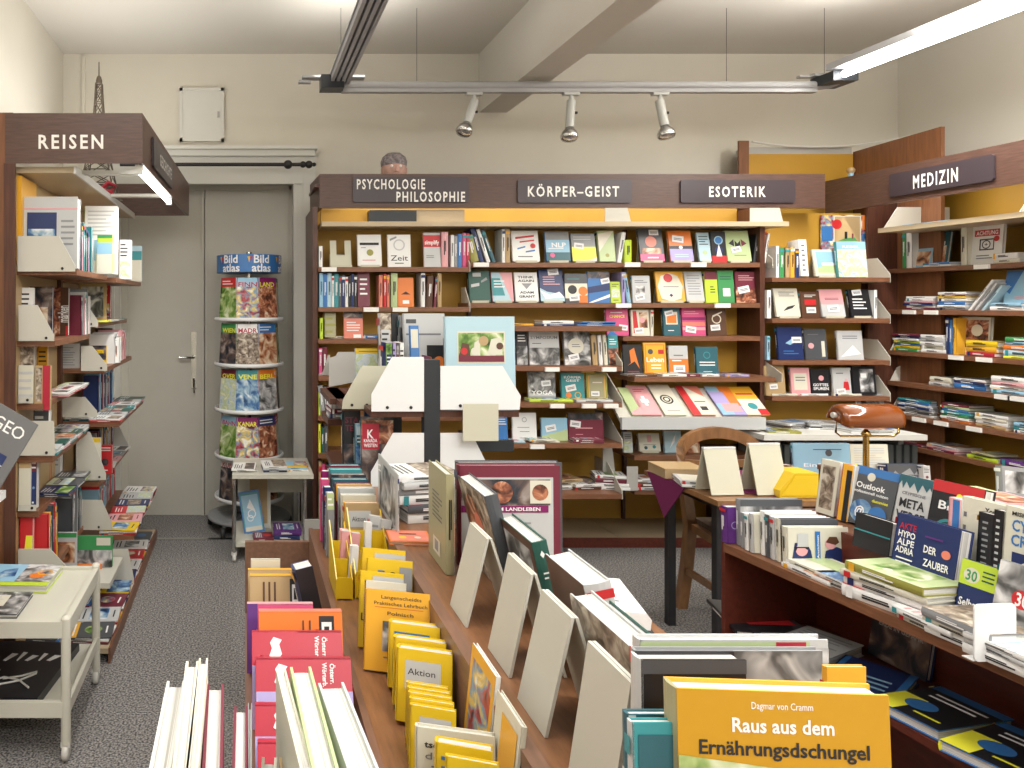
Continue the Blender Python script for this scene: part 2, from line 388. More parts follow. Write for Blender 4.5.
m.box(dx0 - .06, wx(315, YW), YW - .03, YW, dz - .02, wz(164, YW), 'hatch_paint'); m.box(dx0 - .1, wx(316, YW), YW - .05, YW, wz(164, YW), wz(158, YW), 'hatch_paint'); m.box(dx0 - .1, wx(314, YW), YW - .085, YW, wz(158, YW), wz(152, YW), 'hatch_paint'); m.box(dx0 - .1, wx(316, YW), YW - .11, YW, wz(152, YW), wz(148.5, YW), 'hatch_paint')
struct(m, 'trim_2')
m = MB(); m.box(-.56, .2, 4.68, 4.715, 0, .005, 'chrome'); struct(m, 'trim_3')
m = MB(); m.box(-1.2, .45, YW - .012, YW, 0, .06, 'hatch_paint') if False else m.box(wx(83, YW) - .004, wx(83, YW) + .018, YW - .02, YW, 2.0, wz(57, YW), 'wall_paint'); struct(m, 'trim_4')
# wall hatch
h = empty('wall_hatch', (wx(202, YW), YW, wz(142, YW))); tag(h, 'white square service hatch on the cream wall above the door cornice', 'hatch')
def inv(o): return Matrix.Translation(-o.location)
def loc(o, mb, name): return mb.build(name, o, inv(o))
m = MB(); x0, x1, z0, z1 = wx(180, YW), wx(224, YW), wz(142, YW), wz(89, YW)
for a in ((x0, x1, z0, z0+.02), (x0, x1, z1-.02, z1), (x0, x0+.02, z0, z1), (x1-.02, x1, z0, z1)): m.box(a[0], a[1], YW - .03, YW - .0005, a[2], a[3], 'hatch_paint')
loc(h, m, 'frame'); loc(h, MB().box(x0+.02, x1-.02, YW - .024, YW - .0005, z0+.02, z1-.02, 'hatch_paint'), 'door_leaf'); loc(h, MB().box(x1 - .045, x1 - .03, YW - .032, YW - .024, (z0+z1)/2-.02, (z0+z1)/2+.02, 'grey_plate'), 'latch')
# curtain rod
Yr = YW - .16; zr = wz(164.5, Yr)
r = empty('curtain_rod', (wx(250, Yr), YW, zr)); tag(r, 'black iron curtain rod with ball finial above the grey door', 'curtain rod')
loc(r, MB().tube([(wx(120, Yr), Yr, zr), (wx(305, Yr), Yr, zr)], .012, 'iron'), 'rod')
def ball(mb, x, y, z, rad, mat, n=14): 
    prof = [(max(.0008, rad*math.sin(math.pi*i/8)), -rad*math.cos(math.pi*i/8)) for i in range(9)]; mb.lathe(prof, mat, n, Matrix.Translation((x, y, z)))
m = MB(); ball(m, wx(303, Yr), Yr, zr, .022, 'iron'); ball(m, wx(309, Yr), Yr, zr, .026, 'iron'); ball(m, wx(314, Yr), Yr, zr, .014, 'iron'); loc(r, m, 'finial')
m = MB(); m.tube([(wx(288, Yr), Yr, zr), (wx(288, Yr), YW - .115, zr)], .012, 'iron'); ball(m, wx(288, Yr), Yr, zr, .03, 'iron'); loc(r, m, 'wall_bracket')

# ================================================================== SUSPENDED LIGHT RAILS
ZR, YR = 2.75, 4.26
lr = empty('light_rail', (wx(580, YR), YR, ZR)); tag(lr, 'grey aluminium light rail frame hanging on thin wires under the ceiling', 'light rail')
m = MB(); xa, xb = wx(338, YR), wx(815, YR)
m.tube([(xa, YR, ZR), (xb, YR, ZR)], .026, 'rail_grey', 14); m.box(xa + .02, xb, YR - .02, YR + .02, ZR - .04, ZR - .02, 'rail_grey')
m.tube([(xb, YR, ZR), (xb + .06, YR - .02, ZR + .004), (xb + .10, YR - .08, ZR + .02)], .026, 'rail_grey', 14); loc(lr, m, 'cross_tube')
m = MB(); X = wx(337, YR)
for dxx in (-.055, -.025, .005, .035): m.box(X + dxx - .009 + .02, X + dxx + .009 + .02, 1.2, YR - .03, ZR + .0, ZR + .035, 'rail_grey' if dxx != -.03 else 'chrome')
m.box(X - .05, X + .07, 1.2, YR, ZR + .035, ZR + .045, 'grey'); loc(lr, m, 'unlit_tube_tray')
m = MB(); m.box(X - .10, X + .03, YR - .09, YR + .02, ZR - .035, ZR + .04, 'anthracite'); m.box(X - .20, X + .16, YR - .01, YR + .05, ZR + .045, ZR + .06, 'rail_grey'); m.box(X - .22, X - .15, YR, YR + .04, ZR + .02, ZR + .035, 'rail_grey'); loc(lr, m, 'corner_bracket')
X2 = wx(828, YR)
m = MB(); m.box(X2 - .10, X2 + .10, YR - .03, YR + .03, ZR + .05, ZR + .065, 'rail_grey'); m.box(X2 - .08, X2 + .06, YR - .14, YR + .03, ZR - .01, ZR + .045, 'anthracite'); m.box(X2 - .16, X2 - .1, YR, YR + .03, ZR + .05, ZR + .062, 'rail_grey'); loc(lr, m, 'corner_bracket')
for x in (341, 417, 727, 825):
    loc(lr, MB().tube([(wx(x, YR), YR + .005, ZR + .02), (wx(x, YR), YR + .005, ZC)], .0013, 'iron', 6), 'wire')
tl = empty('fluorescent_light', (X2 - .035, 3.2, ZR + .03)); tag(tl, 'long lit white fluorescent tube under a grey rail at the ceiling', 'light')
loc(tl, MB().box(X2 - .09, X2 + .02, .6, YR - .1, ZR + .055, ZR + .09, 'rail_grey'), 'housing')
loc(tl, MB().tube([(X2 - .035, .65, ZR + .02), (X2 - .035, YR - .16, ZR + .02)], .019, 'tube_light', 14), 'tube')
def spotlight(x, xh, yh, label):
    X = wx(x, YR); s = empty('spotlight', (X, YR, ZR - .04)); tag(s, label, 'spotlight', 'reflector spotlights on the rail')
    loc(s, MB().box(X - .045, X + .045, YR - .018, YR + .018, ZR - .055, ZR - .041, 'lamp_grey'), 'rail_adapter')
    a = Vector((X, YR, ZR - .055)); b = Vector((X, YR, ZR - .10)); e = Vector((wx(xh, YR - .05), YR - .05, wz(yh, YR - .05))); d = (e - b).normalized()
    loc(s, MB().tube([a, b], .012, 'lamp_grey'), 'swivel_arm')
    loc(s, MB().tube([b - d*.015, b + d * ((e-b).length - .075)], .024, 'lamp_grey', 16), 'lamp_body')
    q = b + d * ((e-b).length - .08); Mq = Matrix.Translation(q) @ d.to_track_quat('Z', 'Y').to_matrix().to_4x4()
    loc(s, MB().lathe([(.018, 0), (.022, .012), (.038, .03), (.047, .052), (.048, .065), (.040, .078), (.015, .084), (.001, .085)], 'chrome', 20, Mq), 'reflector_bulb')
    loc(s, MB().tube([b + d*.06 + Vector((.02, 0, 0)), b + d*.06 + Vector((.038, 0, 0))], .008, 'iron', 8), 'knob')
spotlight(474, 463, 134, 'grey rail spotlight tilted toward the door, nearest the left rail corner')
spotlight(571, 569, 140, 'grey rail spotlight pointing straight down, middle of the three')
spotlight(660, 667, 138, 'grey rail spotlight tilted right, nearest the lit tube')

# ================================================================== BACK BOOKCASE
def board(root, x0, x1, yf, yb, z, mat='shelf_wood', t=.028, name='shelf'):
    return loc(root, MB().box(x0, x1, yf, yb, z - t, z, mat), name)
def cheek_y(root, X, yf, yb, z, h, mat='shelf_metal', cut=.45):     # bookend plate whose face is turned to the side
    loc(root, MB().prism([(X, yf, z - .03), (X, yb, z - .03), (X, yb, z + h), (X, yb - (yb-yf)*cut, z + h), (X, yf, z + .02)], (.004, 0, 0), mat), 'end_plate')
def cheek_x(root, x0, x1, Y, z, h, mat='shelf_metal', top=.6, low=.0): # plate facing the viewer
    loc(root, MB().prism([(x0, Y, z - .03), (x1, Y, z - .03), (x1, Y, z + .01 + low), (x0 + (x1-x0)*top, Y, z + h), (x0, Y, z + h)], (0, .004, 0), mat), 'end_plate')
def rounded(x0, x1, z0, z1, r=.015, n=5):
    pts = []
    for cx, cz, a0 in ((x1-r, z0+r, -90), (x1-r, z1-r, 0), (x0+r, z1-r, 90), (x0+r, z0+r, 180)):
        for i in range(n + 1): a = R(a0 + 90*i/n); pts.append((cx + r*math.cos(a), cz + r*math.sin(a)))
    return pts
def plaque(root, x0, x1, z0, z1, P, texts):
    """P(u, v, e): point of the fascia"""
    m = MB(); pts = rounded(x0, x1, z0, z1); a = [P(u, v, .001) for u, v in pts]; b = Vector(P(x0, z0, .012)) - Vector(P(x0, z0, .001)); m.prism(a, b, 'plaque'); pl = loc(root, m, 'sign_plaque')
    m = MB()
    for st, u, v, w_, hgt in texts:
        vs, fs, W, H = text_mesh(st, True, 1.3); k = w_/W; q = hgt/H
        m.poly([P(u + x*k, v + y*q, .0135) for x, y in vs], fs, 'sign_white')
    o = m.build('lettering', pl); return pl

bb = empty('bookcase', (1.8, 4.7, 0)); tag(bb, 'long brown back wall bookcase with ochre back under the PSYCHOLOGIE, KÖRPER-GEIST and ESOTERIK signs', 'bookcase')
bb['label'] = 'long brown bookcase with ochre back beneath PSYCHOLOGIE, KÖRPER-GEIST and ESOTERIK signs'
YF, YB = 4.45, 4.66; XA, XZ = wx(318, YF), 3.127
def X(x): return wx(x, YF)
loc(bb, MB().box(XA - .03, XA, 4.47, 4.99, 0, 2.08, 'dark_wood'), 'side_panel'); loc(bb, MB().box(XZ - .03, XZ, YF + .0, 4.99, 0, 2.08, 'dark_wood'), 'side_panel')
m = MB(); m.box(XA, XZ - .03, YB, YB + .02, .385, 2.20, 'ochre_panel'); m.box(XA, XZ - .03, 4.97, 4.985, 0, .384, 'ochre_panel'); loc(bb, m, 'back_panel')
for x in (468, 623): loc(bb, MB().box(wx(x, YB) - .009, wx(x, YB) + .009, YB - .03, YB - .001, .41, 1.98, 'dark_wood'), 'upright'); loc(bb, MB().box(wx(x, 4.96) - .009, wx(x, 4.96) + .009, 4.945, 4.969, .056, .38, 'dark_wood'), 'upright')
loc(bb, MB().box(XA - .02, 3.3, 4.47, 4.86, 2.20, 2.215, 'dark_wood'), 'top_board')
fz0, fz1 = 2.071, 2.276
m = MB(); m.box(wx(319.6, YF), wx(825, YF), YF, YF + .02, fz0, fz1, 'fascia_wood'); loc(bb, m, 'fascia')
m = MB(); m.prism([(wx(319.6, YF), YF + .0201, fz0), (wx(319.6, YF) + .02, YF + .0201, fz0), (wx(310, 4.86) + .02, 4.86, fz0), (wx(310, 4.86), 4.86, fz0)], (0, 0, fz1 - fz0), 'fascia_wood'); loc(bb, m, 'fascia')
PF = lambda u, v, e: (u, YF - e, v)
def Zf(y): return wz(y, YF)
plaque(bb, X(352.7), X(468), Zf(202.5), Zf(177), PF, [('PSYCHOLOGIE', X(390.5), Zf(184.3), X(424.5)-X(356.5), .060), ('PHILOSOPHIE', X(430.2), Zf(196.8), X(464.5)-X(396), .060)])
plaque(bb, X(517), X(631), Zf(203), Zf(180), PF, [('KÖRPER–GEIST', X(572.5), Zf(191.5), X(618)-X(527), .062)])
plaque(bb, X(679.7), X(794), Zf(203), Zf(180.2), PF, [('ESOTERIK', X(736), Zf(191.8), X(764.5)-X(708), .062)])
# the shelves: pixel span, front Y, height
ZA = [1.715, 1.476, 1.285, 1.064, .825, .60]
ZB = [1.743, 1.50, 1.367, 1.14, .932, .70, .41]
ZCC = [1.743, 1.50, 1.300, 1.067, .836, .61, .41]
loc(bb, MB().box(X(321), X(783), 4.40, YB, 1.957, 1.985, 'base_board'), 'top_shelf')
for x0, x1 in ((605, 631), (750, 783)):
    a, b = wx(x0, 4.42), wx(x1, 4.42); loc(bb, MB().prism([(a, 4.42, 1.985), (b, 4.42, 1.985), (b - .02, 4.42, 2.068), (a, 4.42, 2.068)], (0, .004, 0), 'shelf_metal'), 'end_plate')
loc(bb, MB().box(X(322), X(369), 4.52, 4.55, 1.986, 2.068, 'ochre_panel'), 'light_cover'); loc(bb, MB().box(X(418), X(467), 4.50, 4.53, 1.986, 2.068, 'base_board'), 'light_cover')
loc(bb, MB().box(X(370), X(417), 4.46, 4.60, 1.986, 2.06, 'anthracite'), 'ballast_box')
for z in ZA: board(bb, XA, X(468), 4.42, YB, z)
for i, z in enumerate(ZB):
    board(bb, X(468), wx(622, 4.22) if i > 1 else X(623), YF if i < 2 else 4.22, YB, z)
    if i > 2: cheek_y(bb, wx(622, 4.22), 4.22, 4.55, z, .15)
for i, z in enumerate(ZCC):
    if i != 4: board(bb, X(623) + .001, XZ - .031, YF if i < 3 else 4.32, YB, z)
cheek_y(bb, X(766), 4.32, YB - .02, ZCC[3], .10); cheek_y(bb, X(468) + .001, 4.42, 4.6, ZA[0], .10); cheek_y(bb, X(468) + .001, 4.42, 4.6, ZA[1], .12)
cheek_y(bb, X(770), 4.43, 4.6, ZCC[0], .09)
# slanted display board
a, b = wx(622, 4.2), wx(766, 4.2); z0, z1, yf, yb = ZCC[4], wz(388, 4.42), 4.22, 4.42
loc(bb, MB().prism([(a, yf, z0), (a, yb, z1), (a, yb + .01, z1 - .01), (a, yf, z0 - .02)], (b - a, 0, 0), 'shelf_metal'), 'slanted_shelf')
loc(bb, MB().box(a, b, yf - .02, yf, z0 - .055, z0 + .014, 'light grey'), 'shelf_lip')
loc(bb, MB().box(XA, X(628) - .002, 4.55, 4.969, .03, .055, 'base_board'), 'base_shelf'); loc(bb, MB().box(X(628) + .002, XZ - .03, 4.55, 4.969, .03, .055, 'base_board'), 'base_shelf'); loc(bb, MB().box(XA, XZ - .03, 4.535, 4.549, .0, .058, 'red_wood'), 'plinth')
loc(bb, MB().prism([(wx(603, 4.40), 4.40, .44), (wx(616, 4.40), 4.40, .44), (wx(612, 4.40), 4.40, .66), (wx(603, 4.40), 4.40, .66)], (0, .004, 0), 'grey_plate'), 'end_plate')
loc(bb, MB().box(wx(627, 4.30), wx(638, 4.30), 4.30, 4.304, .41, .55, 'grey_plate'), 'end_plate')
for px_, z in ((323, ZA[0]), (365, ZA[1]), (394, ZA[1]), (626, ZCC[0]), (692, ZCC[0]), (617, ZCC[1]), (716, ZCC[1]), (475, ZB[0])):
    Xc = wx(px_ + 6, 4.41); loc(bb, MB().box(Xc - .045, Xc + .045, 4.40, 4.403 + .012, z - .028, z - .002, 'sign_white'), 'label_holder')
for px_, i in ((553, 3), (610, 3), (558, 4), (590, 4), (612, 4), (538, 5)):
    Xc = wx(px_, 4.2); loc(bb, MB().box(Xc - .04, Xc + .04, 4.205, 4.22, ZB[i] - .03, ZB[i] - .006, 'sign_white'), 'label_holder')

# ---- books on it
W, K, G = 'print_white', 'print_black', 'print_grey'
P1 = 'on top shelf below PSYCHOLOGIE'
book_stand(Tm(wx(341, 4.47), 4.47, ZA[0]), wx(352,4.47)-wx(331,4.47), .165, .08, 'stand_cream', label='empty cream book stand with a square notch on top PSYCHOLOGIE shelf', notch=True)
frow(4.42, ZA[0], P1, [
 ('s',319,322.5,246,'white'),
 ('f',358,382,235,'white',dict(look='white book with green apple', art=[('r',.1,.66,.9,.74,K),('c',.52,.42,.14,'olive'),('l',.2,.15,.8,.2,1,'red'),('l',.15,.55,.35,.6,1,'blue')], stand=True)),
 ('f',388,411,235,'white',dict(look='white book with big word Zeit', art=[('t','Zeit',.5,.28,.75,.17,K,False),('l',.3,.08,.85,.15,1,K),('o',.5,.68,.25,'light grey'),('q',[(.1,.8),(.4,.9),(.38,.95),(.1,.87)],'grey')])),
 ('f',424,441,233,'light grey',dict(look='light grey book with red band', art=[('r',0,.58,1,.93,'red'),('t','simplify',.5,.72,.85,.12,W),('l',.15,.25,.6,.35,2,'print_grey')], scol='rose')),
 ('s',441.5,448,232,'rose'),('s',451,454,235,'white'),('s',454.2,457.4,236,'grey'),('s',457.8,462,234,'blue'),('s',462.4,466,233,'pink'),('s',466.2,469.5,233.5,'bright red')])
P2 = 'on second shelf below PSYCHOLOGIE'
frow(4.42, ZA[1], P2, [('s',319.5,323,273,'light blue'),('s',323.3,327,274,'blue'),('s',327.3,331.5,273,'pale blue'),('s',332,334,276,'white'),('s',334.2,338.5,274,'teal'),
 ('s',338.8,341.5,276,'dark grey'),('s',341.8,345,275,'navy'),('s',345.3,348,277,'white'),('s',348.3,351,276,'black'),('s',351.3,354,274,'navy'),('s',354.3,357,275,'black'),
 ('f',357.8,370,272,'maroon',dict(look='thick maroon book with white script', art=[('l',.2,.3,.8,.85,4,W)])),
 ('s',379,382.5,275,'salmon'),('s',383.5,386.5,274,'red'),('s',387,389.5,275,'salmon'),('s',391,397.5,273,'pale green',dict(look='thick grey-green spine with red band')),
 ('f',398,414,278,'orange',dict(look='orange paperback with dark blot', art=[('q',[(.2,.42),(.5,.52),(.8,.42)],K),('r',.3,.1,.7,.22,W)])),
 ('s',421,425,273,'white'),('s',426,432,276,'brown',dict(lean=3)),('s',433.4,436,277,'maroon',dict(lean=4)),('s',437.5,441.5,273,'tan')])
P3 = 'on third shelf below PSYCHOLOGIE'
frow(4.42, ZA[2], P3, [('s',320,323,318,'lime'),('f',325,336,314,'khaki',dict(look='khaki box set', art=[('l',.0,.1,1,.9,3,'olive')],t=.08)),
 ('f',344,363,312,'salmon',dict(look='red-orange paperback with group picture', art=[('r',0,.75,1,1,'photo dark'),('l',.15,.25,.85,.65,4,W),('r',.5,.02,.9,.15,W)]))])
stack(wx(345,4.5), 4.52, ZA[2]+.001, ['cream'], 'in front of khaki box set', w=.22, d=.10, tt=[.012])
stack(wx(372,4.5), 4.54, ZA[2]+.001, ['blue'], 'in front of red-orange paperback', w=.12, d=.12, tt=[.018])
P1 = 'on top shelf below KÖRPER-GEIST'
frow(YF, ZB[0], P1, [('s',471,479,236,'olive',dict(lean=-13)),('s',479.5,484,229,'navy',dict(lean=-15,look='navy and white spine')),('s',487,490.5,230,'white',dict(lean=-18)),('s',492.5,496,231,'dark teal',dict(lean=-20)),
 ('s',502,505,229,'white'),('s',505.3,510,229,'tan'),
 ('f',513,540,231,'white',dict(stand=True,look='white book with red disc', art=[('q',[(.15,.72),(.85,.80),(.85,.86),(.15,.79)],'red'),('q',[(.3,.6),(.85,.66),(.85,.71),(.3,.65)],'red'),('q',[(.2,.38),(.5,.45),(.5,.5),(.2,.43)],'blue'),('q',[(.5,.28),(.85,.33),(.85,.38),(.5,.33)],'blue'),('c',.78,.5,.1,'red'),('l',.2,.1,.8,.2,1,G)])),
 ('f',547,571,232,'blue',dict(stand=True,look='blue book with letters NLP', art=[('r',0,.72,1,1,'grey'),('r',0,0,1,.3,'dark teal'),('r',0,.3,1,.72,'light blue'),('t','NLP',.55,.55,.6,.16,W),('l',.1,.4,.8,.46,1,W),('c',.25,.2,.1,'pink')])),
 ('f',573,597,234,'grey',dict(stand=True,look='grey and lemon yellow book', art=[('r',0,0,1,.52,'lemon'),('l',.1,.75,.9,.92,2,'light grey'),('q',[(.5,0),(1,0),(1,.12)],W)],sticker=(.3,.55,.4))),
 ('f',600,616,232,'pale green',dict(look='thick pale green magazine bundle', t=.05, lean=10, art=[('q',[(0,.9),(1,1),(0,.3)],'cream'),('c',.5,.2,.12,'olive')])),
 ('s',617,621,232,'white',dict(lean=9)),('s',624.5,631.5,240,'lime')])
P2 = 'on second shelf below KÖRPER-GEIST'
frow(YF, ZB[1], P2, [('f',470,491,271,'dark green',dict(stand=True,look='dark green book with grey labels', art=[('q',[(.1,.45),(.5,.5),(.5,.6),(.1,.55)],'light grey'),('q',[(.6,.6),(.9,.7),(.85,.78),(.58,.66)],'grey'),('r',.2,.8,.6,.93,'light grey')])),
 ('f',493,514,273,'rose',dict(stand=True,look='rose and mint book', art=[('q',[(0,0),(.9,0),(.4,1),(0,1)],'pale blue'),('q',[(0,.2),(.6,.2),(.4,.8),(0,.8)],'teal'),('l',.1,.45,.6,.75,3,W)])),
 ('f',516,539,273,'white',dict(stand=True,look='white book with black type', art=[('t','THINK',.5,.84,.7,.08,K),('t','AGAIN',.5,.71,.7,.08,K),('q',[(.3,.62),(.75,.62),(.5,.42)],'grey'),('t','ADAM',.5,.31,.6,.08,K),('t','GRANT',.5,.17,.7,.08,K)])),
 ('f',541,565,270,'navy',dict(stand=True,look='navy book with white swirl', art=[('q',[(0,.42),(.3,.3),(.7,.25),(1,.1),(1,0),(.0,0)],'pale blue'),('q',[(0,.35),(.4,.2),(.8,.3),(1,.12),(.2,.08)],W),('l',.15,.5,.85,.8,4,'rose')],sticker=(.6,.92,.45))),
 ('f',565.5,588,274,'dark grey',dict(look='dark grey book with orange disc', art=[('r',0,.15,1,.66,'cream'),('c',.33,.45,.2,'black'),('c',.8,.4,.2,'orange'),('r',.6,0,1,.25,'orange'),('l',.1,.78,.9,.85,1,'teal')],sticker=(.4,.17,.45))),
 ('f',588.5,610.5,272,'blue',dict(look='blue book with white diagonal', art=[('r',0,.78,1,1,'photo dark'),('q',[(0,.0),(1,.28),(1,.18),(.2,0)],W),('q',[(0,.5),(1,.62),(1,.4),(0,.3)],'navy')],sticker=(.8,.7,.4))),
 ('f',611,621,282,'lime',dict(look='narrow lime green booklet')),('s',621.5,625,272,'lilac'),('s',627.5,631,273,'light blue',dict(lean=-9))])
P1 = 'on top shelf below ESOTERIK'
frow(YF, ZCC[0], P1, [
 ('f',641,665,229,'dark grey',dict(stand=True,look='dark grey and pink book', art=[('r',0,0,1,.22,'pink'),('c',.5,.6,.24,'salmon'),('r',.1,.22,.9,.4,'photo warm'),('l',.3,.06,.8,.16,1,W)],sticker=(.65,.88,.4))),
 ('f',671,694,231,'orange',dict(stand=True,look='burnt orange and lilac book', art=[('r',0,.4,1,.5,'black'),('r',0,0,1,.4,'lilac'),('c',.5,.45,.08,W),('l',.2,.12,.8,.25,2,'pale blue')],sticker=(.4,.72,.5))),
 ('f',700,712,233,'pale blue',dict(stand=True,look='pale blue paperback')),
 ('f',712.5,727,232,'black',dict(look='black book with colourful mask', art=[('c',.5,.72,.3,'blue'),('o',.5,.72,.3,'light blue'),('c',.5,.4,.28,'navy'),('r',0,0,1,.22,'red'),('q',[(.3,.2),(.7,.2),(.5,.6)],W)])),
 ('f',728,752,231,'pale green',dict(stand=True,look='pale green book with butterfly', art=[('q',[(.12,.58),(.35,.72),(.35,.48)],K),('q',[(.88,.58),(.65,.72),(.65,.48)],'maroon'),('q',[(.38,.68),(.62,.48),(.62,.68),(.38,.48)],K),('l',.3,.16,.8,.22,1,G)],sticker=(.4,.38,.4,12))),
 ('s',753,757,228,'black',dict(lean=7)),('s',758,762,230,'orange',dict(lean=8)),('s',763.5,765.5,233,'white',dict(lean=9))])
P2 = 'on second shelf below ESOTERIK'
frow(YF, ZCC[1], P2, [
 ('f',633,651,276,'light grey',dict(look='light grey paperback with figure', art=[('r',.2,.3,.7,.62,'photo grey'),('l',.15,.72,.85,.85,2,G)],sticker=(.4,.2,.5))),
 ('f',658,686,272,'amber',dict(stand=True,look='yellow book with red disc', art=[('q',[(.15,.1),(.5,.0),(.85,.1),(.95,.5),(.8,.85),(.5,.95),(.2,.85),(.05,.5)],'cream'),('c',.45,.78,.16,'red'),('l',.25,.45,.8,.52,1,G),('q',[(.5,.14),(.57,.2),(.5,.26),(.43,.2)],'navy')])),
 ('f',687,705,272,'light grey',dict(stand=True,look='light grey book with fine print', art=[('l',.15,.2,.85,.9,8,'grey')])),
 ('f',706,718.5,272,'lime',dict(look='lime and maroon book', art=[('r',0,.75,1,1,'maroon'),('l',.4,.3,.8,.55,3,K)])),
 ('f',719,735,271,'green',dict(look='green book with white square', art=[('r',.3,.2,.75,.45,W),('l',.15,.7,.85,.85,2,'dark green')])),
 ('f',736.5,759,272,'maroon',dict(look='maroon book with floral picture', art=[('r',0,0,1,.45,'photo food'),('l',.15,.7,.85,.9,3,'rose')],sticker=(.35,.42,.5))),('s',760,763,272,'rose')])
P3 = 'on third shelf below ESOTERIK'
frow(YF, ZCC[2], P3, [
 ('f',607,629,309,'pink',dict(look='pink book', art=[('t','CHANCE',.5,.72,.7,.1,'lemon'),('l',.2,.82,.8,.9,1,W),('q',[(.0,0),(.5,0),(.2,.25)],'blue')],sticker=(.75,.3,.4))),
 ('f',632,650,310,'cream',dict(look='cream book with red collage', art=[('q',[(.1,.1),(.4,.1),(.3,.95),(.1,.95)],'red'),('r',.45,.3,.9,.9,'photo warm'),('c',.6,.6,.16,'rose')],sticker=(.4,.2,.5))),('s',650.5,653.5,310,'cream'),
 ('f',664,681,308,'dark teal',dict(look='dark teal book with orange picture', art=[('r',.15,.4,.85,.85,'cream'),('r',.22,.45,.78,.75,'orange'),('l',.25,.15,.75,.22,1,W)],sticker=(.35,.8,.5))),
 ('f',683,706,308,'pink',dict(look='pink book with banded sunset', art=[('r',0,.2,1,.3,'rose'),('r',0,.35,1,.48,'salmon'),('r',0,.55,1,.66,'magenta'),('l',.1,.75,.8,.9,2,'rose')],sticker=(.35,.22,.45))),
 ('f',708,727,309,'brown',dict(look='brown book with cream script', art=[('o',.5,.62,.25,'cream'),('q',[(.3,.75),(.8,.9),(.82,.86),(.32,.68)],'cream')],sticker=(.4,.3,.5)))])
P4 = 'on fourth shelf below ESOTERIK'
frow(4.40, ZCC[3], P4, [
 ('f',624,643,345,'black',dict(look='black book with orange figure', art=[('q',[(.2,.3),(.4,.4),(.35,.8),(.6,.9),(.7,.6),(.85,.2),(.6,.45)],'orange'),('l',.2,.08,.8,.15,1,'bright red')])),
 ('f',645,667,343,'amber',dict(look='amber book with big word Leben', art=[('r',.06,.05,.94,.95,'orange'),('r',.1,.08,.9,.92,'amber'),('t','Leben',.5,.48,.8,.15,W),('l',.3,.17,.75,.35,2,W),('c',.3,.72,.12,'dark grey'),('r',.65,.65,.9,.78,'red')])),
 ('f',670,689,346,'light grey',dict(look='grey and orange book', art=[('r',0,.1,1,.55,'orange'),('l',.25,.62,.8,.72,1,G),('l',.15,.44,.85,.54,1,W)],sticker=(.5,.22,.6,0))),
 ('f',697,719,347,'dark teal',dict(look='dark slate book with round emblem', art=[('o',.5,.7,.16,'teal'),('l',.15,.3,.85,.5,2,W),('l',.3,.1,.7,.14,1,W)]))])
for i, (x0, x1, c, tt) in enumerate(((626,655,'brown',.012),(660,684,'white',.014),(685,698,'maroon',.016),(699,718,'white',.013),(722,748,'lilac',.012))):
    stack((wx(x0,4.36)+wx(x1,4.36))/2, 4.385, ZCC[3]+.001, [c], 'along edge of fourth ESOTERIK shelf', w=wx(x1,4.36)-wx(x0,4.36), d=.10, tt=[tt], jitter=0)
P5 = 'on slanted rack below ESOTERIK'
sl = 90 - math.degrees(math.atan2(z1 - z0, yb - yf))
for x0, x1, L_, col, look, art in ((626,640,.9,'pale green','pale green book',[('q',[(0,0),(1,0),(1,.3),(0,.1)],'rose')]),(636,656,.98,'rose','rose book with white cross',[('r',.42,.3,.58,.62,W),('r',.3,.4,.7,.52,W),('l',.2,.75,.8,.88,2,'red')]),
   (658,680,1,'cream','cream book with black mandala',[('c',.5,.5,.3,K),('o',.5,.5,.22,'cream'),('c',.5,.5,.1,'cream'),('l',.2,.1,.8,.15,1,G)]),(686,709,.95,'salmon','red and cream book',[('q',[(0,0),(.35,0),(.3,1),(0,1)],'red'),('q',[(.35,0),(1,.0),(1,.6),(.3,1)],'cream'),('l',.4,.4,.9,.5,1,'red'),('r',.5,.15,.8,.28,K)]),
   (715,740,.93,'lilac','rainbow coloured book',[('r',0,0,.5,1,'light blue'),('r',.5,.3,1,1,'orange'),('r',0,.4,.6,.8,'lilac'),('r',.2,.1,.9,.4,'rose')]),(739,762,.93,'amber','orange and white book',[('r',0,0,1,.55,'cream'),('l',.12,.66,.88,.8,1,'bright red'),('c',.5,.3,.2,'teal'),('r',.6,.0,1,.2,'red')])):
    xa_, xb_ = wx(x0, 4.3), wx(x1, 4.3); xc = (xa_+xb_)/2 + .0
    Mq = Tm(xc, yf + .006 + .012*math.sin(R(sl)) , z0 + .016, 0, sl)
    book(Mq, (xb_-xa_)*.97, .245*L_, .012, col, look, 'lying', P5, art=art)
P6 = 'on shelf beneath slanted rack'
frow(4.36, ZCC[5], P6, [('f',624,633,432,'light grey'),('f',640,661,434,'ivory',dict(stand=True,look='ivory book with tiny figures', art=[('r',.4,.5,.6,.9,'rose'),('c',.3,.2,.08,'dark teal'),('c',.7,.25,.08,'teal'),('l',.2,.35,.8,.4,1,G)])),
 ('f',665,682,431,'pale blue',dict(look='pale blue book with feather', art=[('q',[(.3,.2),(.6,.5),(.7,.9),(.5,.6)],W)])),('f',688,700,434,'bright red')])
P4 = 'on upper KÖRPER-GEIST side shelf'
stack(wx(519,4.3), 4.34, ZB[2]+.001, ['amber'], P4, w=.16, d=.12, tt=[.012]); stack(wx(556,4.3), 4.34, ZB[2]+.001, ['navy','white'], P4, w=.2, d=.13, tt=[.01,.018]); stack(wx(596,4.3), 4.34, ZB[2]+.001, ['blue','navy','blue'], P4, w=.22, d=.12, tt=[.008,.008,.006])
P5 = 'on yoga and cooking side shelf'
P5 = 'on second side shelf, KÖRPER-GEIST'
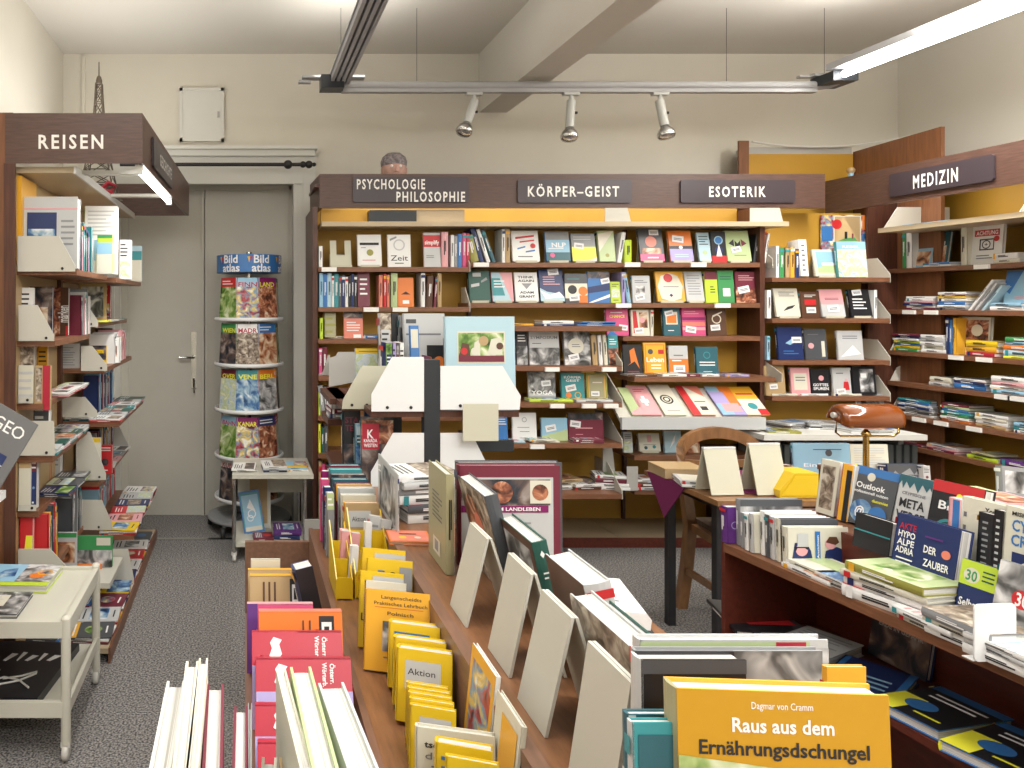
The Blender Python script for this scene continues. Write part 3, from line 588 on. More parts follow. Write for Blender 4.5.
frow(4.26, ZB[3], P5, [('f',517,528,331,'black'),('f',530,560,331,'light grey',dict(look='grey book with party photo', art=[('r',0,.0,1,.5,'photo grey'),('t','SYMPOSIUM',.5,.8,.9,.08,G),('l',.1,.6,.4,.65,1,K)])),
 ('f',565,591,331,'grey',dict(look='book with leafy wreath', art=[('r',0,0,1,1,'photo grey'),('c',.45,.55,.3,'ivory'),('l',.3,.5,.62,.62,2,G)],sticker=(.35,.22,.4))),
 ('s',593,598,335,'tan',dict(lean=-4)),('s',599.5,603,335,'white',dict(lean=-4)),('s',604.5,608,335,'cream',dict(lean=-4)),('f',609,619,336,'teal',dict(t=.04,look='teal magazine bundle'))])
P6 = 'on third side shelf, KÖRPER-GEIST'
frow(4.26, ZB[4], P6, [('f',529,556,372,'light grey',dict(look='grey yoga book', art=[('r',0,.25,1,1,'photo grey'),('t','YOGA',.5,.28,.8,.14,W),('r',0,0,1,.15,'grey')],sticker=(.65,.6,.35))),
 ('f',562,585,373,'teal',dict(look='teal book', art=[('t','KÖRPER',.5,.84,.75,.09,W),('t','GEIST',.5,.72,.6,.08,W),('c',.3,.2,.12,'orange'),('o',.7,.2,.14,'amber')],sticker=(.4,.45,.45))),
 ('f',587,608,373,'olive',dict(look='olive yellow book', art=[('r',.1,.1,.9,.9,'amber'),('r',.14,.12,.86,.88,'khaki'),('l',.3,.6,.8,.7,1,'cream')],sticker=(.4,.25,.4)))])
stack(wx(552,4.22), 4.28, ZB[4]+.001, ['lime'], P6, w=.25, d=.11, tt=[.016]); stack(wx(596,4.22), 4.28, ZB[4]+.001, ['light grey'], P6, w=.22, d=.11, tt=[.014])
P7 = 'on fourth side shelf, KÖRPER-GEIST'
frow(4.26, ZB[5], P7, [('f',498,508,413,'blue'),('f',513,537,413,'white',dict(look='white book with short lines', art=[('l',.2,.45,.7,.5,1,G),('l',.3,.3,.7,.35,1,G),('o',.5,.75,.1,'grey'),('l',.3,.08,.7,.12,1,G)])),
 ('f',542,568,418,'light blue',dict(look='blue and green book', art=[('q',[(0,.2),(1,.5),(1,0),(0,0)],'pale green'),('l',.2,.6,.7,.7,1,W)],sticker=(.35,.55,.4))),
 ('f',569,604,413,'maroon',dict(look='wide maroon book', art=[('r',0,.75,1,1,'photo dark'),('l',.2,.4,.9,.5,1,'rose'),('l',.2,.2,.5,.25,1,'rose')],sticker=(.2,.6,.3)))])
for x, c, ll in ((512,'pale blue',.15),(545,'ivory',.16),(588,'maroon',.19)): stack(wx(x,4.22), 4.275, ZB[5]+.001, [c, c] if c != 'pale blue' else [c], 'along edge of fourth side shelf', w=ll, d=.10, tt=[.008,.010])
P8 = 'in low pile, lowest side shelf'
z = ZB[6] + .001
for x, cs, ww in ((567,['white','cream','tan'],.17),(590,['brown','white'],.2),(616,['white','white','maroon','white'],.18),(650,['light grey','brown','white'],.17),(672,['white','white'],.12)):
    stack(wx(x,4.3), 4.38, z, cs, P8, w=ww, d=.14, yaw=RND.uniform(-12,12))
# a bust of a head on top
hb = empty('bust', (wx(394, 4.6), 4.6, 2.215)); tag(hb, 'plaster head with grey hair peeking over the PSYCHOLOGIE sign', 'bust')
m = MB(); prof = []
for i in range(13):
    a = math.pi * i / 12; prof.append((max(.001, .075*math.sin(a) * (1 - .12*(i > 8))), .11 - .10*math.cos(a)))
m.lathe(prof, 'skin_plaster', 24)
m.lathe([(.045, 0), (.04, .03), (.038, .05)], 'skin_plaster', 16); m.prism([(-.012,-.07,.09), (.012,-.07,.09), (0,-.07,.125)], (0,-.02,-.0), 'skin_plaster')
for s in (-1, 1): ball(m, s*.026, -.064, .125, .010, 'white', 8); m.box(s*.073 - .006, s*.073 + .006, -.012, .012, .09, .125, 'skin_plaster')
m.box(-.02, .02, -.068, -.058, .062, .068, 'maroon'); m.build('head', hb)
m = MB(); m.lathe([(.079, .135), (.082, .16), (.072, .19), (.045, .214), (.001, .222)], 'hair_plaster', 24, Matrix.Translation((0, .008, 0))); m.build('hair', hb)

KIND['now'] = 'paperback'
# ================================================================== CORNER BOOKCASE (right of ESOTERIK)
cb = empty('bookcase', (3.5, 4.5, 0)); tag(cb, 'narrow corner bookcase with ochre back above the radiator', 'bookcase')
YC = 4.40; cx0, cx1 = 3.135, wx(890, YC) - .0
loc(cb, MB().box(3.13, cx1 + .01, 4.62, 4.64, .3, 2.06, 'ochre_panel'), 'back_panel')
loc(cb, MB().box(cx1 + .005, 4.24, 4.56, 4.58, 0, 2.27, 'dark_wood'), 'side_panel')
ZD = [1.66, 1.407, 1.15, .934]; ZD = [EYE + (PY - y)/F*YC for y in (277.5, 318.5, 360.5, 396.5)]
for z in ZD: board(cb, cx0, cx1, YC, 4.62, z, t=.026); cheek_y(cb, cx1, YC, 4.6, z, .12, 'shelf_metal', .55)
P1 = 'on top corner bookcase shelf'
loc(cb, MB().box(wx(822, 4.6), wx(877, 4.6), 4.605, 4.612, wz(250, 4.6), wz(215, 4.6), 'dark_wood'), 'cleat')
po = empty('poster', (wx(850, 4.59), 4.6, wz(252, 4.59))); tag(po, 'colourful picture poster with red balloon on the corner ochre panel', 'poster')
m = MB(); a, b, c, d = wx(822, 4.59), wx(877, 4.59), wz(252, 4.59), wz(215, 4.59); m.box(a, b, 4.595, 4.604, c, d, 'photo mixed')
art_on(m, [('r',.22,.25,.72,.98,'cream'),('r',.24,.27,.70,.96,'tan'),('c',.28,.75,.09,'red'),('q',[(.3,.3),(.65,.3),(.6,.4),(.4,.36)],'green'),('r',.42,.36,.47,.55,'black'),('r',.55,.36,.58,.5,'maroon'),('r',0,.3,.2,.7,'blue'),('r',.74,.6,1,1,'orange'),('r',.74,.1,1,.5,'blue'),('c',.86,.3,.08,'lemon')], b-a, d-c, lambda u, v, e: (a+u, 4.595-e, c+v)); loc(po, m, 'sheet')
frow(YC, ZD[0], P1, [('s',776,779,246,'white'),('s',779.5,784,248,'green'),('s',785.5,790,248,'tan'),('s',790.5,794.5,247,'amber'),('s',795,799,249,'navy'),('f',801,809,241,'white',dict(look='upright white box book',t=.09,art=[('l',.3,.1,.7,.9,6,G)])),
 ('f',816,842,250,'ivory',dict(stand=True,look='book with blue sky picture', art=[('r',.12,.12,.92,.92,'light blue'),('q',[(.12,.12),(.92,.12),(.92,.35),(.5,.45),(.12,.3)],'pale green'),('r',.3,.4,.8,.5,W)])),
 ('f',839,868,242,'teal',dict(look='teal book with yellow islands', back=.0, art=[('r',0,0,1,1,'photo map'),('r',0,.78,1,1,'light blue'),('t','REBEL',.5,.86,.6,.08,'cream')],t=.02))])
frow(YC, ZD[1], 'on second corner bookcase shelf', [('s',767,771,290,'white'),('f',777,801,289,'ivory',dict(stand=True,look='ivory book with black bird', art=[('q',[(.3,.2),(.7,.3),(.85,.42),(.5,.35)],K),('l',.2,.7,.85,.9,3,G)])),
 ('f',802,821,292,'brown',dict(look='dark book with red label', art=[('r',.2,.5,.8,.7,'red'),('l',.2,.78,.8,.9,2,W)],sticker=(.5,.3,.5,0))),('f',823,846,290,'light grey',dict(stand=True,look='grey and plum book', art=[('r',0,.45,1,1,'rose'),('l',.2,.6,.8,.7,2,'maroon')],sticker=(.5,.3,.5,5))),
 ('f',852,873,290,'black',dict(stand=True,look='black book with white writing', art=[('l',.15,.25,.85,.7,4,W)],sticker=(.4,.88,.45,5))),('s',874,877,290,'white')])
frow(YC, ZD[2], 'on third corner bookcase shelf', [('s',767,770,336,'light blue'),('f',779,804,327,'navy',dict(look='navy book with bird silhouettes', art=[('q',[(.3,.5),(.6,.65),(.75,.55),(.5,.45)],'light blue'),('l',.2,.15,.8,.3,2,'blue')],sticker=(.75,.6,.4))),
 ('f',806,828,329,'dark grey',dict(look='dark book with two portraits', art=[('c',.28,.45,.13,'rose'),('r',.75,.1,.9,.6,'ivory'),('l',.15,.78,.85,.85,1,G)])),('f',839,864,331,'light grey',dict(look='silver grey glossy book', art=[('q',[(.1,.1),(.9,.2),(.6,.5)],W),('l',.2,.7,.8,.85,2,G)]))])
frow(YC, ZD[3], 'on fourth corner bookcase shelf', [('f',766,786,366,'tan',dict(look='tan book with bold type', art=[('l',.15,.4,.85,.85,4,K)],sticker=(.4,.3,.4))),('f',792,811,368,'rose',dict(look='rose patterned book', art=[('r',.15,.2,.85,.8,'ivory'),('l',.25,.5,.75,.7,2,G)])),
 ('f',812,831,369,'black',dict(look='black book with white title', art=[('t','GOTTES',.5,.4,.8,.1,W),('t','SPUREN',.5,.26,.8,.1,W),('c',.55,.65,.14,'rose')])),('f',834,852,368,'light grey',dict(look='grey book with red figure', art=[('q',[(.55,.2),(.9,.2),(.85,.5),(.6,.5)],'red'),('c',.75,.55,.09,'rose'),('l',.2,.75,.6,.85,1,G)],sticker=(.4,.15,.5))),
 ('f',854,877,367,'black',dict(look='thick black book with grey picture', t=.05, art=[('r',.3,.1,.9,.9,'photo grey'),('r',.35,.6,.6,.75,W)]))])
for x, c, ww in ((785,'ivory',.16),(815,'white',.18),(848,'ivory',.16)): stack(wx(x,4.42), YC+.06, ZD[3]+.001, [c], 'along edge of fourth corner shelf', w=ww, d=.08, tt=[.012], jitter=0)

# tall cabinet in the corner behind
tc = empty('cabinet', (3.7, 4.95, 0)); tag(tc, 'tall brown cabinet with ochre door rising behind the ESOTERIK and MEDIZIN fascias', 'cabinet')
loc(tc, MB().box(wx(748, 4.88), wx(853, 4.88), 4.88, 4.90, .1, wz(154, 4.88), 'ochre_panel'), 'door_leaf'); loc(tc, MB().box(wx(738, 4.88), wx(748, 4.88), 4.87, 4.885, 0, wz(141, 4.88), 'post_wood'), 'side_panel')
loc(tc, MB().box(wx(748, 4.88), wx(853, 4.88), 4.89, 5.0, wz(154, 4.88), wz(147, 4.88), 'grey_plate'), 'top_board')
Xp = 4.02; ya, yb_ = 696/F, 0
Y1 = Xp*F/(853-PX); Y0 = Xp*F/(941-PX)
loc(tc, MB().prism([(Xp, Y0, 0), (Xp, Y1, 0), (Xp, Y1, wz(152, Y1)), (Xp, Y0, wz(126.5, Y0))], (.022, 0, 0), 'post_wood'), 'side_panel')
m = MB(); pts = [(wx(748 + (905-748)*t, 4.9), 4.86, wz(143 + 26*t*(1-t) - 6*t*t, 4.9)) for t in [i/12 for i in range(13)]]; m.tube(pts, .006, 'hatch_paint', 6); loc(tc, m, 'sagging_cable')
bt = empty('bottle', (wx(851, 4.75), 4.75, 2.22)); tag(bt, 'small blue tube with copper cap standing behind the MEDIZIN fascia', 'bottle'); bt.location.z = wz(181, 4.75) - .12
m = MB(); m.lathe([(.015, 0), (.015, .17)], 'light blue', 12); m.build('tube', bt); m = MB(); m.lathe([(.016, .17), (.022, .18), (.022, .195), (.014, .205)], 'tan', 12); m.build('cap', bt)
tw = bt.location.z

KIND['now'] = 'textbook'
# ================================================================== MEDIZIN BOOKCASE ON THE RIGHT
rb = empty('bookcase', (4.1, 3.6, 0)); tag(rb, 'brown right wall bookcase with ochre back beneath the MEDIZIN sign', 'bookcase')
XF, XB, YE = 3.95, 4.225, 4.55
loc(rb, MB().box(XB, XB + .02, 2.4, YE, 0, 2.25, 'ochre_panel'), 'back_panel'); 
m = MB(); m.box(3.70, 3.72, 2.4, 4.72, fz0, fz1, 'fascia_wood'); loc(rb, m, 'fascia')
loc(rb, MB().box(3.72, XB, 2.4, 4.70, 2.255, 2.27, 'dark_wood'), 'top_board')
P = lambda u, v, e: (3.70 - e, u, v)
def ry(x, Xv=3.70): return Xv*F/(x - PX)
uc = (ry(891) + ry(996))/2; ul = ry(891) - ry(996)
P = lambda u, v, e: (3.70 - e, uc - u, v)
plaque(rb, -ul/2, ul/2, 2.105, 2.235, P, [('MEDIZIN', (uc - (ry(915.5)+ry(960.5))/2), 2.168, ry(915.5)-ry(960.5), .072)])
ZRr = [1.708, 1.46, 1.211, 1.024, .831, .651]
loc(rb, MB().box(3.78, XB, 2.4, 4.42, 1.918, 1.945, 'base_board'), 'top_shelf')
loc(rb, MB().prism([(3.80, 4.40, 1.945), (4.19, 4.40, 1.945), (4.19, 4.40, 2.07), (3.88, 4.40, 2.07)], (0, .004, 0), 'shelf_metal'), 'end_plate')
loc(rb, MB().prism([(3.80, 3.63, 1.945), (4.19, 3.63, 1.945), (4.19, 3.63, 2.07), (3.88, 3.63, 2.07)], (0, .004, 0), 'shelf_metal'), 'end_plate')
for i, z in enumerate(ZRr): 
    board(rb, XF, XB, 2.4, YE - .0, z, t=.026)
    if i in (2, 3, 4): loc(rb, MB().prism([(XF, YE-.01, z - .02), (XB, YE-.01, z - .02), (XB, YE-.01, z + .15), (XF + .14, YE-.01, z + .13), (XF + .05, YE-.01, z + .08)], (0, .004, 0), 'shelf_metal'), 'end_plate')
for x, i in ((983,0),(910,1),(932,1),(957,2),(985,2),(1004,3),(1018,3),(920,4),(942,4),(975,4)):
    Yq = ry(x, XF); loc(rb, MB().box(XF - .012, XF - .0005, Yq - .04, Yq + .04, ZRr[i] - .026, ZRr[i] - .002, 'sign_white'), 'label_holder')
def rstack(x0, x1, i, cols, place, tt=None, d=.15, look=None, top=None, dx=.095, yaw=0, zoff=.001):
    ya, yb = ry(x0, XF + .02), ry(x1, XF + .02); return stack(XF + dx, (ya+yb)/2, ZRr[i] + zoff, cols, place, yaw=-90 + yaw, w=abs(ya-yb), d=d, tt=tt, look=look, top=top, jitter=.006)
def rspine(x0, x1, i, ytop, col, place, lean=0, w=.14, **o):
    ya, yb = ry(x0, XF + .03), ry(x1, XF + .03); h = wz(ytop, (ya+yb)/2) - ZRr[i]; t = max(.008, ya - yb)
    M = Matrix.Translation((XF + .03, ya, ZRr[i])) @ Matrix.Rotation(R(lean), 4, 'X') @ Matrix.Translation((w/2, 0, 0))
    book(M, w, h, t, col, o.pop('look', f'{col} spine'), 'standing', place, art=[], **o)
def rface(x0, x1, i, ytop, col, place, lean=8, dx=.05, **o):       # cover faces the aisle
    ya, yb = ry(x0, XF + dx), ry(x1, XF + dx); h = wz(ytop, (ya+yb)/2) - ZRr[i]; t = o.pop('t', .018)
    M = Matrix.Translation((XF + dx + t, (ya+yb)/2, ZRr[i])) @ Matrix.Rotation(R(-90), 4, 'Z') @ Matrix.Rotation(R(-lean), 4, 'X')
    book(M, ya - yb, h, t, col, o.pop('look', f'{col} book'), 'facing aisle', place, **o)
P1 = 'on top MEDIZIN shelf'
rspine(902.5,906,0,233,'green',P1); rspine(906.5,912,0,233,'white',P1)
rface(912,930,0,232,'light blue',P1,look='light blue book with tilted cover',lean=10); rface(927,946,0,232,'dark teal',P1,dx=.07,look='dark book with portrait photo',art=[('r',.3,.1,.9,.6,'photo warm'),('r',.25,.62,.8,.72,W)])
rstack(924,955,0,['white','blue'],P1,tt=[.01,.012],d=.12,dx=.06)
rspine(961,967,0,227,'ivory',P1); rface(970,1001,0,224,'white',P1,lean=4,look='white book with camera drawing',art=[('r',.1,.7,.9,.86,'red'),('t','ACHTUNG',.5,.78,.7,.1,W),('r',.28,.35,.75,.38,K),('r',.28,.6,.75,.63,K),('r',.28,.35,.32,.63,K),('r',.72,.35,.75,.63,K),('o',.5,.49,.14,K),('t','+',.5,.49,.1,.08,K),('c',.82,.62,.09,'red'),('l',.2,.12,.8,.25,2,G)])
rstack(994,1022,0,['ivory','white'],P1,tt=[.02,.03],d=.1,dx=.05); rstack(1030,1080,0,['white','red'],P1)
P2 = 'on second MEDIZIN shelf'
rstack(904,933,1,['maroon','white','navy','rose','white','white'],'in second shelf stack beside bookcase corner',tt=[.01,.014,.014,.01,.014,.012]); rstack(937,966,1,['grey','white','blue','white','yellow','maroon','white'],'in tall stack, second MEDIZIN shelf',tt=[.014,.012,.02,.016,.010,.01,.014])
for k, (x, c) in enumerate(((968,'white'),(974,'light grey'),(981,'pale blue'))):
    ya = ry(x, XF+.03); h = .21; M = Matrix.Translation((XF + .03, ya, ZRr[1])) @ Matrix.Rotation(R(38), 4, 'X') @ Matrix.Translation((.07, 0, 0)); book(M, .14, h - .02*k, .012, c, f'{c} folder tilted', 'leaning', P2, art=[])
rstack(985,1020,1,['white','light blue'],P2,d=.12,tt=[.02,.02]); rface(1002,1030,1,271,'light blue',P2,dx=.06,look='light blue book with folded shape',t=.04,art=[('q',[(0,1),(.6,1),(.2,.4),(0,.5)],'blue'),('l',.4,.25,.8,.35,2,'rose')])
P3 = 'on third MEDIZIN shelf'
rstack(893,919,2,['green','yellow','blue','lime','white','navy','maroon'],'in stack on third MEDIZIN shelf, corner end',tt=[.016,.014,.016,.014,.012,.014,.012]); rstack(920,944,2,['white','ivory','white','light grey','white'],'in white stack on third MEDIZIN shelf',tt=[.02]*5)
rspine(946,949,2,318,'navy',P3); rspine(949.5,952.5,2,320,'blue',P3); rspine(953,956,2,318,'amber',P3)
rface(957,989,2,317,'ivory',P3,lean=3,dx=.08,look='ivory book with food photo',art=[('r',.25,.4,.95,.92,'photo food'),('c',.6,.65,.18,'cream'),('r',0,0,.12,1,'amber'),('r',.12,.2,.3,.35,'purple')])
rstack(965,996,2,['bright red','amber','yellow'],'in red and yellow stack, third MEDIZIN shelf',tt=[.022,.03,.03]); rstack(1002,1040,2,['lemon','pale blue','orange','light blue','green'],'in colourful stack, third MEDIZIN shelf',tt=[.012,.03,.026,.016,.024])
P4 = 'on fourth MEDIZIN shelf'
rstack(928,950,3,['light grey','ivory'],P4,tt=[.02,.03]); rstack(953,985,3,['blue','navy','white'],'in blue topped stack, fourth MEDIZIN shelf',tt=[.03,.014,.012]); rstack(990,1035,3,['light blue','white','rose','white'],'in white topped stack, fourth MEDIZIN shelf',tt=[.02,.02,.018,.03])
P5 = 'on fifth MEDIZIN shelf'
rstack(897,930,4,['white','dark grey','light grey','navy','white','blue','teal'],'in messy stack on fifth MEDIZIN shelf',tt=[.013]*7); rstack(940,968,4,['orange','white','green','teal','blue','pale green','maroon'],'in colourful stack, fifth MEDIZIN shelf',tt=[.014]*7)
rstack(974,1008,4,['tan','white','cream','white'],'in pale stack on fifth MEDIZIN shelf',tt=[.018]*4); rstack(1012,1040,4,['white','teal','light blue'],P5)
P6 = 'on lowest MEDIZIN shelf'
rstack(899,921,5,['maroon'],P6,tt=[.012]); rstack(926,957,5,['maroon','rose','light grey'],P6,tt=[.012,.01,.012]); rstack(967,997,5,['lime'],P6,tt=[.02]); rstack(999,1040,5,['purple'],P6,tt=[.03]); rstack(972,992,5,['khaki'],P6,tt=[.01],zoff=.03)
bl = empty('magazine', (3.9, 4.0, 1.95))
rm = stack(3.87, 4.15, 1.946, ['light blue'], 'on top board beneath MEDIZIN sign', yaw=-90, w=.3, d=.1, tt=[.006]); bpy.data.objects.remove(bl)
KIND['now'] = 'travel_guide'

# ================================================================== REISEN BOOKCASE ON THE LEFT
lb = empty('bookcase', (-.8, 3.9, 0)); tag(lb, 'brown travel bookcase with cream end plates beneath the REISEN sign', 'bookcase')
XBK = -.95
loc(lb, MB().box(-1.22, XBK, 3.03, 3.07, 0, 2.28, 'post_wood'), 'side_panel')
loc(lb, MB().box(-.985, XBK + .012, 3.02, 3.029, 0, 2.07, 'dark_wood'), 'edge_trim')
loc(lb, MB().box(-.985, XBK, 3.07, 4.72, .05, 2.05, 'tan'), 'back_panel')
loc(lb, MB().box(XBK, -.845, 4.70, 4.725, 0, 1.34, 'dark_wood'), 'side_panel')
loc(lb, MB().box(XBK, -.93, 3.74, 3.78, .05, 2.05, 'dark_wood'), 'upright')
m = MB(); fx, fy = wx(143.3, 3.05), 3.05; ex, ey = wx(189, 4.84), 4.84
m.box(wx(7.2, 3.05), fx, 3.024, 3.029, fz0, fz1, 'fascia_wood'); loc(lb, m, 'fascia')
m = MB(); m.prism([(fx, 3.031, fz0), (ex, ey, fz0), (ex - .02, ey, fz0), (fx - .02, 3.031, fz0)], (0, 0, fz1 - fz0), 'fascia_wood'); m.box(-.98, ex - .02, ey - .02, ey, fz0, fz1, 'fascia_wood'); loc(lb, m, 'fascia')
P = lambda u, v, e: (u, 3.03 - e, v)
vs, fs, W_, H_ = text_mesh('REISEN', True, 1.3); k = (wx(103.6, 3.03) - wx(39, 3.03))/W_; q = (wz(134.8, 3.03) - wz(148.8, 3.03))/H_
MB().poly([P(wx(71.3, 3.03) + x*k, wz(141.8, 3.03) + y*q, .0075) for x, y in vs], fs, 'sign_white').build('lettering', lb, inv(lb))
dF = (Vector((ex, ey, 0)) - Vector((fx, 3.03, 0))); LF = dF.length; dF.normalize()
P = lambda u, v, e: (fx + dF.x*u + dF.y*e, 3.03 + dF.y*u - dF.x*e, v)
def fy_at(x): # distance along the side fascia for a pixel column
    k = (x - PX)/F; return (k*3.03 - fx)/(dF.x - k*dF.y)
u0, u1 = fy_at(151.5), fy_at(170.5); t0, t1 = fy_at(156), fy_at(169)
plaque(lb, u0, u1, 2.10, 2.235, P, [('GESCHICHTE', (t0+t1)/2 + .02, 2.168, (t1-t0)*.9, .055)])
loc(lb, MB().box(XBK, -.71, 3.07, 4.70, 2.04, 2.065, 'base_board'), 'top_shelf'); loc(lb, MB().box(-.709, -.700, 3.06, 4.70, 2.035, 2.068, 'hatch_paint'), 'top_shelf_edge')
loc(lb, MB().box(XBK + .0, -.93, 3.08, 3.30, 1.66, 2.03, 'amber'), 'back_strip')
m = MB(); 
for y in (3.18, 3.86): m.box(-.70, fx - .02, y, y + .05, 2.055, 2.07, 'hatch_paint')
loc(lb, m, 'crossbar')
ft = empty('fluorescent_light', (-.43, 3.55, 2.05)); tag(ft, 'short lit white tube under the REISEN fascia', 'light')
loc(ft, MB().tube([(-.44, 3.08, 2.05), (-.415, 4.02, 2.05)], .013, 'shelf_tube_light', 12), 'tube'); loc(ft, MB().box(-.455, -.425, 3.06, 3.08, 2.035, 2.072, 'hatch_paint'), 'end_socket'); loc(ft, MB().box(-.43, -.40, 4.02, 4.05, 2.035, 2.072, 'hatch_paint'), 'end_socket')
# boards: bay one (3.08-3.74) and bay two (3.78-4.69): (front X, height)
S1 = [(-.70,1.64),(-.79,1.343),(-.84,1.08),(-.80,.86),(-.86,.633),(-.82,.37)]
S2 = [(-.66,1.63),(-.75,1.40),(-.72,1.165),(-.645,.89),(-.74,.585),(-.57,.312)]
for xf, z in S1: loc(lb, MB().box(XBK, xf, 3.08, 3.755, z - .024, z, 'shelf_wood'), 'shelf')
for xf, z in S2: loc(lb, MB().box(XBK, xf, 3.785, 4.695, z - .024, z, 'shelf_wood'), 'shelf')
loc(lb, MB().box(XBK, -.57, 3.08, 4.70, .04, .062, 'base_board'), 'base_shelf'); loc(lb, MB().box(-.569, -.56, 3.08, 4.70, 0, .064, 'shelf_wood'), 'plinth')
def lplate(Y, x0, x1, xt, yt, yb, mat='shelf_metal', xl=None, low=None):
    """end plate seen face on: pixel corners at depth Y"""
    pts = [(wx(x0,Y), Y, wz(yb,Y)), (wx(x1,Y), Y, wz(yb,Y)), (wx(x1,Y), Y, wz(low or yb-6,Y)), (wx(xt,Y), Y, wz(yt,Y)), (wx(x0,Y), Y, wz(yt,Y))]
    o = loc(lb, MB().prism(pts, (0, .004, 0), mat), 'end_plate')
    xc, zc = wx(x1 - (x1-x0)*.22, Y), wz(yb - 3, Y); MB().lathe([(.006, 0), (.006, .002)], 'iron', 10, Matrix.Translation((xc, Y - .0005, zc)) @ Matrix.Rotation(R(90), 4, 'X')).build('screw', o)
lplate(3.06, 17.5, 75, 59, 236, 271.5); lplate(3.06, 18.5, 54, 37.5, 305, 341); lplate(3.06, 18.5, 30, 30, 397, 403, low=397.5); lplate(3.06, 18, 54.5, 54, 421, 455.6, low=450); lplate(3.06, 18, 36, 36, 505, 511, low=505.5); lplate(3.06, 18, 66, 50, 549, 572)
lplate(3.77, 66, 98, 78, 292, 327); lplate(3.77, 81, 107, 92, 346, 371); lplate(3.77, 47, 97, 85, 397, 417); lplate(3.77, 76, 106, 90, 432, 480); lplate(3.77, 52, 112, 102, 500, 530); lplate(3.77, 108, 134, 128, 549, 585)
lplate(4.69, 110, 129, 118, 424, 452, 'grey_plate')
# things on it
def lstand(Y0, Y1, xf, z, place, cols, h=.22, w=.14, hj=.03, art=False, nm='book'):
    """books standing on a left board, spines to the aisle"""
    y = Y0; i = 0
    while y < Y1 - .012:
        t = RND.uniform(.014, .032); c = cols[i % len(cols)]; i += 1; hh = h + RND.uniform(-hj, hj)
        M = Matrix.Translation((xf - .025 - RND.uniform(0, .01), y + t, z + .001)) @ Matrix.Rotation(R(180), 4, 'Z') @ Matrix.Translation((w/2, 0, 0))
        book(M, w, hh, t, c, f'{c} {nm}', 'standing', place, art=None, name=nm); y += t + .0015
def lface(x0, x1, yt, Y, z, col, place, t=.02, lean=3, **o):
    h = wz(yt, Y) - z; a, b = wx(x0, Y), wx(x1, Y); book(Tm((a+b)/2, Y + t, z + .001, 0, lean), b - a, h, t, col, o.pop('look', f'{col} book'), 'facing out', place, **o)
def lflat(Y0, Y1, xf, z, place, cols, n=2, d=.2, l=.13):
    """overlapping rows of magazines lying along a left board"""
    y = Y0 + l/2; i = 0
    while y < Y1 - l/2 + .02:
        for k in range(n):
            c = cols[i % len(cols)]; i += 1
            M = Matrix.Translation((xf - d/2 + .01, y, z + .001 + k*.009)) @ Matrix.Rotation(R(90 + RND.uniform(-5, 5)), 4, 'Z') @ Matrix.Rotation(R(-90), 4, 'X') @ Matrix.Translation((0, 0, -d/2))
            book(M, l, d, .008, c, f'{c} magazine', 'lying', place, vert=False, name='magazine')
        y += l + .012
p = 'on top travel shelf'
lface(22, 77, 197, 3.10, S1[0][1], 'light grey', p, t=.06, look='tall white box with dark landscape picture', art=[('r',.08,.32,.62,.78,'navy'),('r',.10,.40,.60,.55,'photo blue'),('r',0,.82,1,.84,'rose'),('l',.7,.3,.95,.7,5,'grey')], scol='maroon')
lstand(3.20, 3.50, S1[0][0] + .0, S1[0][1], p, ['dark green','white','navy','rose','teal','maroon','light grey'], .20)
lface(84, 117, 206, 3.66, S1[0][1], 'white', p, t=.03, look='large white sheet folder with fine print', art=[('l',.1,.55,.9,.95,7,'light grey'),('r',.3,.2,.85,.5,'light blue'),('r',.35,.05,.95,.3,'ivory')], scol='lime')
lface(97, 112, 235, 3.55, S1[0][1], 'lime', p, t=.012, look='green and blue travel booklet', art=[('r',0,0,1,.5,'ivory'),('r',0,.5,1,.8,'light blue'),('r',0,.92,1,1,'green')])
lface(119, 131, 240, 4.1, S2[0][1], 'white', p, t=.03, look='white booklet bundle'); lface(130, 141.5, 246, 4.5, S2[0][1], 'pale blue', p, t=.02, look='pale blue booklet', art=[('r',0,0,1,.6,'ivory'),('r',0,.6,1,.85,'teal')])
p = 'on second travel shelf'
lface(18, 33, 288, 3.14, S1[1][1], 'white', p, look='white book with red star'); lface(29, 52, 287, 3.25, S1[1][1], 'navy', p, look='dark picture book', art=[('r',0,0,1,1,'photo dark'),('r',.3,.3,.8,.6,'photo warm')], t=.025)
lface(52, 68, 288, 3.5, S1[1][1], 'brown', p, look='brown book with vertical lettering', art=[('r',0,0,.5,1,'photo food'),('t','märken',.65,.45,.35,.22,'print_white',True,90),('r',.85,0,1,.2,'red')], t=.03)
lstand(3.56, 3.74, S1[1][0] + .03, S1[1][1], p, ['maroon','grey','rose','white'], .2)
lface(78, 106, 283, 4.0, S2[1][1], 'tan', p, look='brown travel atlas', art=[('r',.1,.1,.9,.9,'photo grey')]); lface(100, 110, 285, 4.45, S2[1][1], 'red', p, look='red travel guide', t=.04)
lflat(3.80, 4.4, S2[1][0] + .03, S2[1][1], p, ['lemon','white','teal','white','lime'], 1, .12, .18)
p = 'on third travel shelf'
lface(18, 33, 344, 3.12, S1[2][1], 'tan', p, look='sand coloured photo book', art=[('r',0,.2,1,1,'photo straw')], t=.03); lface(37, 47, 345, 3.3, S1[2][1], 'amber', p, look='yellow travel guide', t=.02); lface(17.5, 33, 366, 3.08, S1[2][1], 'ivory', p, look='lined ivory box', art=[('l',.05,.1,.95,.9,4,'light grey')], t=.02)
lface(34, 50.5, 366, 3.09, S1[2][1] - .03, 'tan', p, look='boxed guide with red flap', art=[('r',.5,0,.95,1,'bright red'),('r',.1,.2,.45,.95,'photo straw')], t=.015)
